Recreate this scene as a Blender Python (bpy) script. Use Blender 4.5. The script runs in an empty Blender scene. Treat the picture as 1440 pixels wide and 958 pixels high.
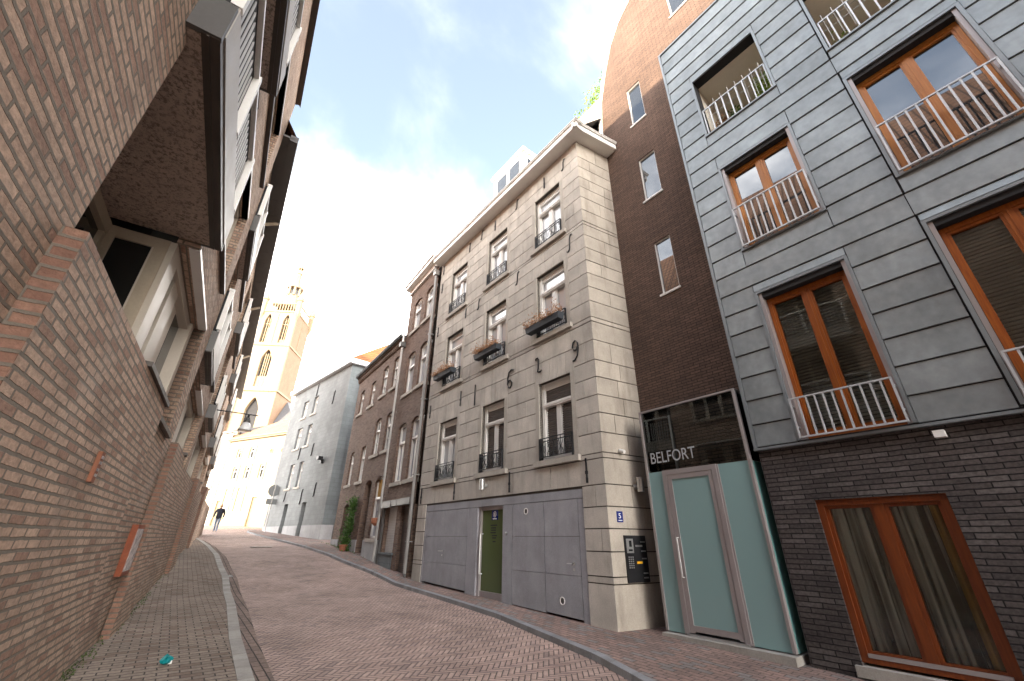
import bpy, bmesh, math, random
import numpy as np
from mathutils import Vector, Matrix
from mathutils.geometry import tessellate_polygon
random.seed(7)
SC = bpy.context.scene
COL = SC.collection
R = math.radians

# ------------------------------------------------------------------ camera
F_PX, PITCH, ROLL, YAW = 577.4, R(25.86), R(0.527), R(36.9)
hd = Vector((math.sin(YAW), math.cos(YAW), 0)); r0 = Vector((math.cos(YAW), -math.sin(YAW), 0)); zz = Vector((0, 0, 1))
fw = math.cos(PITCH)*hd + math.sin(PITCH)*zz
u0_ = -math.sin(PITCH)*hd + math.cos(PITCH)*zz
rr = math.cos(ROLL)*r0 + math.sin(ROLL)*u0_
uu = -math.sin(ROLL)*r0 + math.cos(ROLL)*u0_
cam = bpy.data.objects.new('camera', bpy.data.cameras.new('camera')); COL.objects.link(cam)
cam.matrix_world = Matrix(((rr.x, uu.x, -fw.x, 0), (rr.y, uu.y, -fw.y, 0), (rr.z, uu.z, -fw.z, 1.5), (0, 0, 0, 1)))
cam.data.sensor_width = 36; cam.data.lens = F_PX/1440*36; cam.data.clip_end = 6000; cam.data.clip_start = .05
SC.camera = cam

# ------------------------------------------------------------------ sky, sun, exposure
SUN_AZ, SUN_EL = 235., 14.
SKY_STRENGTH, SUN_STRENGTH, EXPOSURE = 0.15, 2.1, 3.15
W = bpy.data.worlds.new('World'); SC.world = W; W.use_nodes = True
nt = W.node_tree; nt.nodes.clear()
def wn(t, **k):
    n = nt.nodes.new(t)
    for a, b in k.items(): setattr(n, a, b)
    return n
sky = wn('ShaderNodeTexSky', sky_type='NISHITA', sun_disc=False)
sky.sun_elevation = R(SUN_EL); sky.sun_rotation = R(SUN_AZ); sky.air_density = 1.0; sky.dust_density = .6; sky.ozone_density = 1.6
tc = wn('ShaderNodeTexCoord'); sep = wn('ShaderNodeSeparateXYZ'); nt.links.new(tc.outputs['Generated'], sep.inputs[0])
def wm(op, a, b=None, clamp=False):
    n = wn('ShaderNodeMath', operation=op); n.use_clamp = clamp
    for i, v in enumerate((a, b)):
        if v is None: continue
        if isinstance(v, (int, float)): n.inputs[i].default_value = v
        else: nt.links.new(v, n.inputs[i])
    return n.outputs[0]
zc = wm('ADD', wm('MAXIMUM', sep.outputs[2], 0.0), .25)
cmb = wn('ShaderNodeCombineXYZ')
nt.links.new(wm('DIVIDE', sep.outputs[0], zc), cmb.inputs[0]); nt.links.new(wm('DIVIDE', sep.outputs[1], zc), cmb.inputs[1])
mp = wn('ShaderNodeMapping'); nt.links.new(cmb.outputs[0], mp.inputs[0]); mp.inputs['Location'].default_value = (3.1, 1.35, 0)
no = wn('ShaderNodeTexNoise'); nt.links.new(mp.outputs[0], no.inputs['Vector'])
no.inputs['Scale'].default_value = 1.9; no.inputs['Detail'].default_value = 7; no.inputs['Roughness'].default_value = .55; no.inputs['Distortion'].default_value = .3
hz = wm('MULTIPLY', wm('SUBTRACT', .70, sep.outputs[2]), .85)
cl = wm('ADD', no.outputs['Fac'], hz)
ramp = wn('ShaderNodeMapRange'); ramp.interpolation_type = 'SMOOTHSTEP'
nt.links.new(cl, ramp.inputs['Value']); ramp.inputs['From Min'].default_value = .33; ramp.inputs['From Max'].default_value = .86; ramp.inputs['To Min'].default_value = .225
mixc = wn('ShaderNodeMix', data_type='RGBA'); nt.links.new(wm('POWER', ramp.outputs[0], 2.6), mixc.inputs['Factor'])
dim = wn('ShaderNodeMix', data_type='RGBA', blend_type='MULTIPLY'); dim.inputs['Factor'].default_value = 1; dim.inputs['B'].default_value = (.46, .43, .395, 1); nt.links.new(sky.outputs[0], dim.inputs['A'])
nt.links.new(dim.outputs['Result'], mixc.inputs['A']); mixc.inputs['B'].default_value = (12.5, 11.9, 11.2, 1)
bg = wn('ShaderNodeBackground'); bg.inputs['Strength'].default_value = SKY_STRENGTH
nt.links.new(mixc.outputs['Result'], bg.inputs[0])
out = wn('ShaderNodeOutputWorld'); nt.links.new(bg.outputs[0], out.inputs[0])
sd = Vector((math.sin(R(SUN_AZ))*math.cos(R(SUN_EL)), math.cos(R(SUN_AZ))*math.cos(R(SUN_EL)), math.sin(R(SUN_EL))))
sun = bpy.data.objects.new('sun', bpy.data.lights.new('sun', 'SUN')); COL.objects.link(sun)
sun.data.energy = SUN_STRENGTH; sun.data.angle = R(.5); sun.data.color = (1, .83, .62)
sun.rotation_euler = (-sd).to_track_quat('-Z', 'Y').to_euler(); sun.location = (-20, -20, 40)
vs = SC.view_settings; vs.view_transform = 'Standard'; vs.look = 'None'; vs.gamma = 1; vs.use_curve_mapping = False; vs.exposure = EXPOSURE
SC.cycles.max_bounces = 8; SC.cycles.diffuse_bounces = 5; SC.cycles.glossy_bounces = 4; SC.cycles.transparent_max_bounces = 12

# ------------------------------------------------------------------ materials
class NT:
    def __init__(s, name):
        s.m = bpy.data.materials.new(name); s.m.use_nodes = True; s.t = s.m.node_tree; s.t.nodes.clear()
        s.out = s.n('ShaderNodeOutputMaterial')
    def n(s, t, **k):
        x = s.t.nodes.new(t)
        for a, b in k.items(): setattr(x, a, b)
        return x
    def l(s, a, b): s.t.links.new(a, b)
    def set(s, sock, v):
        if isinstance(v, bpy.types.NodeSocket): s.l(v, sock)
        elif isinstance(v, tuple) and sock.type == 'RGBA' and len(v) == 3: sock.default_value = (*v, 1)
        else: sock.default_value = v
    def math(s, op, a, b=0., c=None, clamp=False):
        x = s.n('ShaderNodeMath', operation=op, use_clamp=clamp); s.set(x.inputs[0], a); s.set(x.inputs[1], b)
        if c is not None: s.set(x.inputs[2], c)
        return x.outputs[0]
    def mix(s, f, a, b, blend='MIX'):
        x = s.n('ShaderNodeMix', data_type='RGBA', blend_type=blend); s.set(x.inputs['Factor'], f); s.set(x.inputs['A'], a); s.set(x.inputs['B'], b)
        return x.outputs['Result']
    def noise(s, vec, scale, detail=4, rough=.55):
        x = s.n('ShaderNodeTexNoise'); s.l(vec, x.inputs['Vector']); x.inputs['Scale'].default_value = scale
        x.inputs['Detail'].default_value = detail; x.inputs['Roughness'].default_value = rough
        return x.outputs['Fac']
    def rng(s, v, a, b, c=0., d=1.):
        x = s.n('ShaderNodeMapRange'); s.set(x.inputs[0], v)
        for i, q in enumerate((a, b, c, d)): x.inputs[i+1].default_value = q
        return x.outputs[0]
    def uv(s): return s.n('ShaderNodeTexCoord').outputs['UV']
    def obj(s): return s.n('ShaderNodeNewGeometry').outputs['Position']
    def island(s): return s.n('ShaderNodeNewGeometry').outputs['Random Per Island']
    def bump(s, h, st=.3, dist=.01):
        x = s.n('ShaderNodeBump'); x.inputs['Strength'].default_value = st; x.inputs['Distance'].default_value = dist; s.l(h, x.inputs['Height'])
        return x.outputs[0]
    def pbr(s, col, rough=.8, metal=0., normal=None, spec=.5, **k):
        p = s.n('ShaderNodeBsdfPrincipled'); s.set(p.inputs['Base Color'], col); s.set(p.inputs['Roughness'], rough); s.set(p.inputs['Metallic'], metal)
        p.inputs['Specular IOR Level'].default_value = spec
        for a, b in k.items(): s.set(p.inputs[a], b)
        if normal is not None: s.l(normal, p.inputs['Normal'])
        s.l(p.outputs[0], s.out.inputs[0]); return p

def mscale(c, k): return tuple(min(1, x*k) for x in c)
def m_plain(name, col, rough=.7, metal=0., var=.12, scale=3., island=0., bump=0., spec=.4, fine=40., stretch=None):
    t = NT(name); g = t.obj()
    v = g
    if stretch:
        mpn = t.n('ShaderNodeMapping'); t.l(g, mpn.inputs[0]); mpn.inputs['Scale'].default_value = stretch; v = mpn.outputs[0]
    f = t.rng(t.noise(v, scale, 5, .6), .3, .7, 1-var, 1+var)
    f2 = t.rng(t.noise(g, fine, 3), .3, .7, 1-var*.5, 1+var*.5)
    k = t.math('MULTIPLY', f, f2)
    if island: k = t.math('MULTIPLY', k, t.rng(t.island(), 0, 1, 1-island, 1+island))
    cc = t.n('ShaderNodeCombineColor')
    for i in range(3): t.l(k, cc.inputs[i])
    c = t.mix(1., col, cc.outputs[0], 'MULTIPLY')
    nb = t.bump(t.noise(g, fine, 5), bump, .01) if bump else None
    t.pbr(c, t.rng(t.noise(g, scale*2, 4), .3, .7, max(.05, rough-.08), min(1, rough+.08)), metal, nb, spec)
    return t.m

def m_brick(name, c1, c2, mortar, bw, bh, ms=.01, var=.22, bump=.6, rough=.9, offset=.5, third=None, big=.18, dark=None):
    t = NT(name); uv = t.uv()
    wob = t.n('ShaderNodeVectorMath', operation='MULTIPLY_ADD')
    nz = t.n('ShaderNodeTexNoise'); t.l(uv, nz.inputs['Vector']); nz.inputs['Scale'].default_value = 13
    t.l(nz.outputs['Color'], wob.inputs[0]); wob.inputs[1].default_value = (.012, .012, 0); t.l(uv, wob.inputs[2])
    b = t.n('ShaderNodeTexBrick'); t.l(wob.outputs[0], b.inputs['Vector'])
    b.offset = offset; b.inputs['Scale'].default_value = 1; b.inputs['Brick Width'].default_value = bw; b.inputs['Row Height'].default_value = bh
    b.inputs['Mortar Size'].default_value = ms; b.inputs['Mortar Smooth'].default_value = .35; b.inputs['Bias'].default_value = 0
    t.set(b.inputs['Color1'], (0., 0., 0.)); t.set(b.inputs['Color2'], (1., 1., 1.)); t.set(b.inputs['Mortar'], (.5, .5, .5))
    rnd = t.n('ShaderNodeSeparateColor'); t.l(b.outputs['Color'], rnd.inputs[0]); rv = rnd.outputs[0]
    col = t.mix(rv, c1, c2)
    if third is not None:
        col = t.mix(t.math('GREATER_THAN', t.math('FRACT', t.math('MULTIPLY', rv, 7.31)), .78), col, third)
    g = t.obj()
    f = t.math('MULTIPLY', t.rng(t.noise(uv, 26, 4), .3, .7, 1-var, 1+var), t.rng(t.noise(g, .7, 5, .6), .3, .7, 1-big, 1+big))
    cc = t.n('ShaderNodeCombineColor')
    for i in range(3): t.l(f, cc.inputs[i])
    col = t.mix(1., col, cc.outputs[0], 'MULTIPLY')
    mo = t.mix(t.noise(uv, 30, 3), mortar, mscale(mortar, .7))
    col = t.mix(b.outputs['Fac'], col, mo)
    if dark is not None:
        col = t.mix(t.rng(t.noise(g, 1.3, 6, .65), .52, .75, 0, .7), col, dark)
        col = t.mix(t.rng(t.noise(g, .9, 7, .7), .56, .74, 0, .4), col, (.52, .46, .40))
    h = t.math('ADD', t.math('MULTIPLY', b.outputs['Fac'], -1.), t.math('MULTIPLY', t.noise(uv, 70, 5), .55))
    t.pbr(col, rough, 0, t.bump(h, bump, .012), .3)
    return t.m

def m_herring(name, w, c1, c2, c3, mortar, ang):
    t = NT(name); uv = t.uv()
    mpn = t.n('ShaderNodeMapping'); t.l(uv, mpn.inputs[0]); mpn.inputs['Rotation'].default_value = (0, 0, ang); mpn.inputs['Scale'].default_value = (1/w, 1/w, 1)
    nz = t.n('ShaderNodeTexNoise'); t.l(mpn.outputs[0], nz.inputs['Vector']); nz.inputs['Scale'].default_value = .9
    wob = t.n('ShaderNodeVectorMath', operation='MULTIPLY_ADD'); t.l(nz.outputs['Color'], wob.inputs[0]); wob.inputs[1].default_value = (.16, .16, 0); t.l(mpn.outputs[0], wob.inputs[2])
    s = t.n('ShaderNodeSeparateXYZ'); t.l(wob.outputs[0], s.inputs[0])
    M = t.math; x, y = s.outputs[0], s.outputs[1]
    i, j = M('FLOOR', x), M('FLOOR', y); fu, fv = M('FRACT', x), M('FRACT', y)
    k = M('FLOORED_MODULO', M('SUBTRACT', i, j), 6.)
    H = M('LESS_THAN', k, 2.5)
    aH = M('ADD', k, fu); aV = M('ADD', M('SUBTRACT', 5., k), fv)
    def sel(a, b): return M('ADD', M('MULTIPLY', H, a), M('MULTIPLY', M('SUBTRACT', 1., H), b))
    along = sel(aH, aV); acr = sel(fv, fu)
    e = M('MINIMUM', M('MINIMUM', along, M('SUBTRACT', 3., along)), M('MINIMUM', acr, M('SUBTRACT', 1., acr)))
    bi = sel(M('SUBTRACT', i, k), M('ADD', i, 371.)); bj = sel(j, M('SUBTRACT', j, M('SUBTRACT', 5., k)))
    cm = t.n('ShaderNodeCombineXYZ'); t.l(bi, cm.inputs[0]); t.l(bj, cm.inputs[1])
    wnz = t.n('ShaderNodeTexWhiteNoise', noise_dimensions='2D'); t.l(cm.outputs[0], wnz.inputs['Vector'])
    rs = t.n('ShaderNodeSeparateColor'); t.l(wnz.outputs['Color'], rs.inputs[0])
    col = t.mix(rs.outputs[0], c1, c2); col = t.mix(t.rng(rs.outputs[1], .75, 1., 0., 1.), col, c3)
    g = t.obj()
    f = M('MULTIPLY', t.rng(t.noise(g, 1.0, 6, .65), .3, .7, .72, 1.25), t.rng(t.noise(g, 45, 3), .3, .7, .85, 1.15))
    cc = t.n('ShaderNodeCombineColor')
    for q in range(3): t.l(f, cc.inputs[q])
    col = t.mix(1., col, cc.outputs[0], 'MULTIPLY')
    mm = t.rng(e, .05, .13, 1., 0.)
    col = t.mix(mm, col, mortar)
    h = M('ADD', M('MULTIPLY', t.rng(e, .03, .3, 0., 1.), 1.), M('MULTIPLY', t.noise(g, 60, 4), .3))
    h = M('ADD', h, M('MULTIPLY', rs.outputs[2], .35))
    t.pbr(col, .75, 0, t.bump(h, .6, .012), .35)
    return t.m

def m_glass(name, inner, refl_ior=1.9, rough=.01, inner_rough=.9, wav=.0):
    t = NT(name); d = t.n('ShaderNodeBsdfDiffuse'); t.set(d.inputs[0], inner)
    g = t.n('ShaderNodeBsdfGlossy'); g.inputs['Roughness'].default_value = rough; t.set(g.inputs[0], (.95, .97, 1.))
    fr = t.n('ShaderNodeFresnel'); fr.inputs['IOR'].default_value = refl_ior
    if wav:
        nb = t.bump(t.noise(t.obj(), 2.2, 2), wav, .02); t.l(nb, g.inputs['Normal'])
    mx = t.n('ShaderNodeMixShader'); t.l(fr.outputs[0], mx.inputs[0]); t.l(d.outputs[0], mx.inputs[1]); t.l(g.outputs[0], mx.inputs[2])
    t.l(mx.outputs[0], t.out.inputs[0]); return t.m

def m_clear(name, tint, ior=1.7, wav=.05):
    t = NT(name); d = t.n('ShaderNodeBsdfTransparent'); t.set(d.inputs[0], tint)
    g = t.n('ShaderNodeBsdfGlossy'); g.inputs['Roughness'].default_value = .01
    if wav: t.l(t.bump(t.noise(t.obj(), 1.8, 2), wav, .02), g.inputs['Normal'])
    fr = t.n('ShaderNodeFresnel'); fr.inputs['IOR'].default_value = ior
    mx = t.n('ShaderNodeMixShader'); t.l(fr.outputs[0], mx.inputs[0]); t.l(d.outputs[0], mx.inputs[1]); t.l(g.outputs[0], mx.inputs[2])
    t.l(mx.outputs[0], t.out.inputs[0]); return t.m

def m_stone(name, col, island=.1, streak=.5, stain=(.12, .1, .08)):
    t = NT(name); g = t.obj()
    mpn = t.n('ShaderNodeMapping'); t.l(g, mpn.inputs[0]); mpn.inputs['Scale'].default_value = (2.2, 2.2, .5)
    f = t.math('MULTIPLY', t.rng(t.noise(g, 2.3, 6, .6), .3, .7, .86, 1.12), t.rng(t.noise(g, 55, 4), .3, .7, .9, 1.1))
    f = t.math('MULTIPLY', f, t.rng(t.island(), 0, 1, 1-island, 1+island))
    cc = t.n('ShaderNodeCombineColor')
    for i in range(3): t.l(f, cc.inputs[i])
    c = t.mix(1., col, cc.outputs[0], 'MULTIPLY')
    c = t.mix(t.rng(t.noise(mpn.outputs[0], 1.6, 7, .62), .50, .78, 0., streak), c, stain)
    t.pbr(c, .85, 0, t.bump(t.noise(g, 90, 5), .25, .006), .3)
    return t.m

def m_wood(name, c1, c2):
    t = NT(name); g = t.obj()
    mpn = t.n('ShaderNodeMapping'); t.l(g, mpn.inputs[0]); mpn.inputs['Scale'].default_value = (14, 14, 1.2)
    f = t.noise(mpn.outputs[0], 3, 6, .65)
    c = t.mix(t.rng(f, .35, .65), c1, c2)
    t.pbr(c, .38, 0, t.bump(f, .08, .003), .5)
    return t.m

def m_leaf(name, c1, c2):
    t = NT(name)
    c = t.mix(t.island(), c1, c2)
    p = t.pbr(c, .55, 0, None, .35)
    tr = t.n('ShaderNodeBsdfTranslucent'); t.l(c, tr.inputs[0])
    mx = t.n('ShaderNodeMixShader'); mx.inputs[0].default_value = .3; t.l(p.outputs[0], mx.inputs[1]); t.l(tr.outputs[0], mx.inputs[2])
    t.l(mx.outputs[0], t.out.inputs[0]); return t.m

def m_soffit(name, col):
    t = NT(name); g = t.obj()
    n = t.noise(g, 30, 6, .75); n2 = t.noise(g, 4, 4)
    c = t.mix(t.rng(n, .40, .52), mscale(col, .3), col)
    c = t.mix(t.rng(n2, .3, .7, 0, .4), c, mscale(col, .7))
    t.pbr(c, .95, 0, t.bump(n, .9, .02), .2); return t.m

def m_sheer(name, col):
    t = NT(name); s = t.n('ShaderNodeSeparateXYZ'); t.l(t.obj(), s.inputs[0])
    cm = t.n('ShaderNodeCombineXYZ'); t.l(s.outputs[1], cm.inputs[0]); t.l(t.math('MULTIPLY', s.outputs[2], .02), cm.inputs[1])
    f = t.rng(t.noise(cm.outputs[0], 17, 2, .4), .40, .62, .10, .97)
    d = t.n('ShaderNodeBsdfDiffuse'); t.set(d.inputs[0], col); tr = t.n('ShaderNodeBsdfTransparent')
    mx = t.n('ShaderNodeMixShader'); t.l(f, mx.inputs[0]); t.l(tr.outputs[0], mx.inputs[1]); t.l(d.outputs[0], mx.inputs[2]); t.l(mx.outputs[0], t.out.inputs[0]); return t.m

MAT = dict(
 brick_near=m_brick('pink_brown_brick', (.55, .395, .295), (.455, .31, .225), (.265, .225, .178), .215, .062, .011, third=(.36, .225, .165), bump=1.0, dark=(.23, .165, .125)),
 brick_edge_shade=m_brick('red_brown_brick_shaded_edge', (.27, .155, .11), (.20, .105, .075), (.19, .16, .13), .215, .062, .0105, bump=.8),  # near-facing edges: their weaker light is mixed into this darker brick colour
 brick_old=m_brick('old_brown_brick', (.20, .13, .095), (.14, .086, .063), (.15, .12, .10), .21, .062, .009, third=(.11, .065, .05)),
 brick_dark=m_brick('dark_purple_brick', (.085, .071, .067), (.058, .049, .047), (.018, .016, .016), .30, .062, .008, third=(.105, .092, .087), bump=1.0, var=.3),
 brick_gable=m_brick('dark_brown_gable_brick', (.145, .092, .068), (.10, .065, .05), (.045, .033, .027), .22, .058, .007, bump=.7),
 brick_tower=m_brick('tower_brick', (.20, .125, .08), (.17, .105, .068), (.19, .14, .095), .35, .12, .012, bump=.2, big=.12),
 road=m_herring('road_brick_herringbone', .068, (.48, .34, .285), (.40, .275, .23), (.30, .215, .19), (.06, .045, .038), R(42)),
 pave_r=m_brick('pavement_brick_red', (.30, .195, .16), (.21, .145, .125), (.07, .055, .05), .2, .1, .007, third=(.22, .19, .175), big=.25),
 pave_l=m_brick('pavement_brick_grey', (.29, .23, .18), (.235, .185, .145), (.07, .056, .045), .2, .105, .008, third=(.21, .15, .115), big=.2),
 gutter=m_brick('gutter_brick', (.25, .18, .145), (.18, .13, .11), (.05, .04, .033), .21, .1, .009),
 kerb=m_stone('kerb_stone', (.36, .335, .30), .14, .4),
 kerb_b=m_stone('blue_grey_kerb_stone', (.24, .24, .245), .14, .4),
 earth=m_plain('earth', (.12, .10, .08), .95),
 stone=m_stone('grey_ashlar', (.47, .432, .38), .11, .5, (.18, .155, .13)),
 stone_side=m_stone('stained_ashlar', (.42, .372, .312), .07, .6, (.15, .12, .09)),
 stone_plain=m_stone('window_stone', (.41, .375, .325), .03, .35, (.17, .145, .115)),
 joint=m_plain('mortar_joint', (.07, .06, .05), .95),
 panel=m_stone('grey_fibre_panel', (.31, .307, .325), .04, .5, (.215, .21, .22)),
 white=m_plain('white_paint', (.78, .76, .72), .45, 0, .05),
 cream=m_plain('cream_paint', (.42, .35, .26), .5, 0, .08),
 slat=m_plain('grey_white_slat_paint', (.46, .45, .43), .5, 0, .06), kick=m_plain('beige_board', (.40, .365, .325), .55, 0, .08),
 cream_l=m_plain('light_cream_paint', (.53, .47, .39), .5, 0, .06),
 zinc=m_plain('zinc_cladding', (.245, .27, .278), .40, .35, .2, 1.6, .09, fine=9, stretch=(1, 1, .45)),
 zinc_trim=m_plain('zinc_trim', (.235, .26, .275), .4, .4, .06),
 dark_gap=m_plain('dark_gap', (.02, .02, .022), .8),
 dark_metal=m_plain('dark_grey_metal', (.10, .096, .092), .5, .2, .1),
 brown_metal=m_plain('dark_brown_metal', (.075, .06, .05), .5, .1, .1),
 iron=m_plain('black_iron', (.018, .018, .02), .5, .3, .1),
 steel=m_plain('brushed_steel', (.55, .55, .54), .35, .85, .06),
 rail=m_plain('grey_rail_paint', (.52, .54, .56), .4, .3, .06),
 alu_g=m_plain('grey_sign_back', (.17, .18, .18), .6, .2, .06), alu=m_plain('mauve_aluminium', (.38, .345, .34), .4, .4, .05),
 wood=m_wood('orange_wood', (.36, .10, .010), (.24, .056, .006)),
 wood_l=m_wood('light_orange_wood', (.47, .19, .04), (.37, .135, .026)),
 wood_d=m_wood('red_brown_wood', (.20, .046, .008), (.13, .028, .006)),
 g_sky=m_glass('window_glass', (.03, .033, .036), 2.2),
 g_white=m_glass('pale_glass_curtain_and_sky', (.42, .43, .44), 1.9),  # pale pane colour holds white curtains and the reflected sky together
 g_dark=m_glass('dark_window_glass', (.016, .016, .015), 1.5, wav=.03),
 g_green=m_glass('green_door_glass', (.105, .135, .055), 1.35),
 g_clear=m_clear('clear_glass', (.93, .96, .94), 1.5),
 g_tint=m_clear('tinted_glass', (.84, .87, .87), 1.6), g_top=m_clear('porch_glass', (.86, .90, .89), 1.5),
 teal=m_glass('frosted_teal_glass', (.24, .37, .365), 1.5, .12),
 teal_d=m_glass('frosted_teal_glass_side', (.15, .33, .31), 1.45, .12),
 curtain=m_sheer('sheer_grey_white_curtain', (.82, .83, .82)),
 ochre=m_plain('ochre_curtain', (.50, .30, .09), .9, 0, .1),
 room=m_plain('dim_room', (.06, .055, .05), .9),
 blind=m_plain('grey_blind', (.55, .53, .50), .7, 0, .08),
 shutter=m_plain('brown_shutter_slats', (.12, .098, .085), .6, 0, .1, island=.15),
 soffit=m_soffit('rough_concrete_soffit', (.62, .50, .42)),
 render=m_plain('loggia_render', (.75, .70, .60), .9, 0, .05),
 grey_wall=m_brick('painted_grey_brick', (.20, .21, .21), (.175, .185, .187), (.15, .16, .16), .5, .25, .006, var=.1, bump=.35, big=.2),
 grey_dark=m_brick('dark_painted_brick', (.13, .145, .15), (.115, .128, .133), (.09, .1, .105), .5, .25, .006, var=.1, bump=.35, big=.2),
 plinth=m_stone('grey_plinth', (.33, .33, .335), .02, .3),
 yellow=m_brick('pale_yellow_render', (.255, .225, .165), (.245, .215, .158), (.22, .19, .14), .9, .4, .006, var=.04, bump=.15, big=.05),
 ochre_wall=m_plain('ochre_base', (.25, .195, .115), .85),
 white_wall=m_plain('white_render', (.38, .37, .34), .85, 0, .05),
 sandstone=m_stone('sandstone', (.235, .18, .115), .05, .35, (.15, .10, .055)),
 slate=m_plain('slate', (.10, .10, .105), .6, 0, .15, island=.1),
 tile=m_brick('orange_roof_tile', (.27, .11, .035), (.22, .085, .028), (.10, .04, .018), .24, .3, .03, offset=0, var=.2),
 tile_b=m_brick('brown_roof_tile', (.33, .18, .11), (.28, .15, .09), (.12, .07, .045), .24, .3, .03, offset=0, var=.2),
 leaf=m_leaf('dark_ivy_leaf', (.035, .09, .018), (.085, .16, .03)),
 leaf_l=m_leaf('light_green_leaf', (.10, .20, .03), (.26, .33, .05)),
 dry=m_leaf('dry_brown_flower', (.30, .15, .07), (.42, .24, .13)),
 weed=m_leaf('weed_leaf', (.07, .11, .025), (.12, .16, .05)),
 planter=m_plain('dark_planter', (.035, .042, .05), .6),
 terracotta=m_plain('terracotta', (.26, .10, .055), .8),
 red_box=m_plain('weathered_red_wood', (.24, .06, .022), .65, 0, .2, 6),
 poster=m_plain('torn_poster', (.46, .40, .37), .9, 0, .55, 14),
 blue=m_plain('blue_enamel', (.012, .028, .19), .3),
 blue_l=m_plain('blue_sign', (.02, .16, .55), .4),
 teal_lit=m_plain('teal_plastic', (.0, .19, .2), .4),
 orange=m_plain('orange_light_label', (.8, .42, .02), .5),
 skin=m_plain('skin', (.56, .34, .25), .6, 0, .04), hair=m_plain('fair_hair', (.42, .27, .14), .7), jacket=m_plain('navy_jacket', (.018, .022, .035), .85),
 denim=m_plain('blue_grey_denim', (.20, .25, .32), .9), shoe=m_plain('grey_shoe', (.22, .2, .19), .7),
 galv=m_plain('galvanised_pipe', (.46, .45, .43), .45, .5, .1), pipe_d=m_plain('grey_pipe', (.25, .24, .23), .5, .3, .1),
 lamp_glass=m_plain('opal_lamp_glass', (.72, .72, .7), .25),
)

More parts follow.
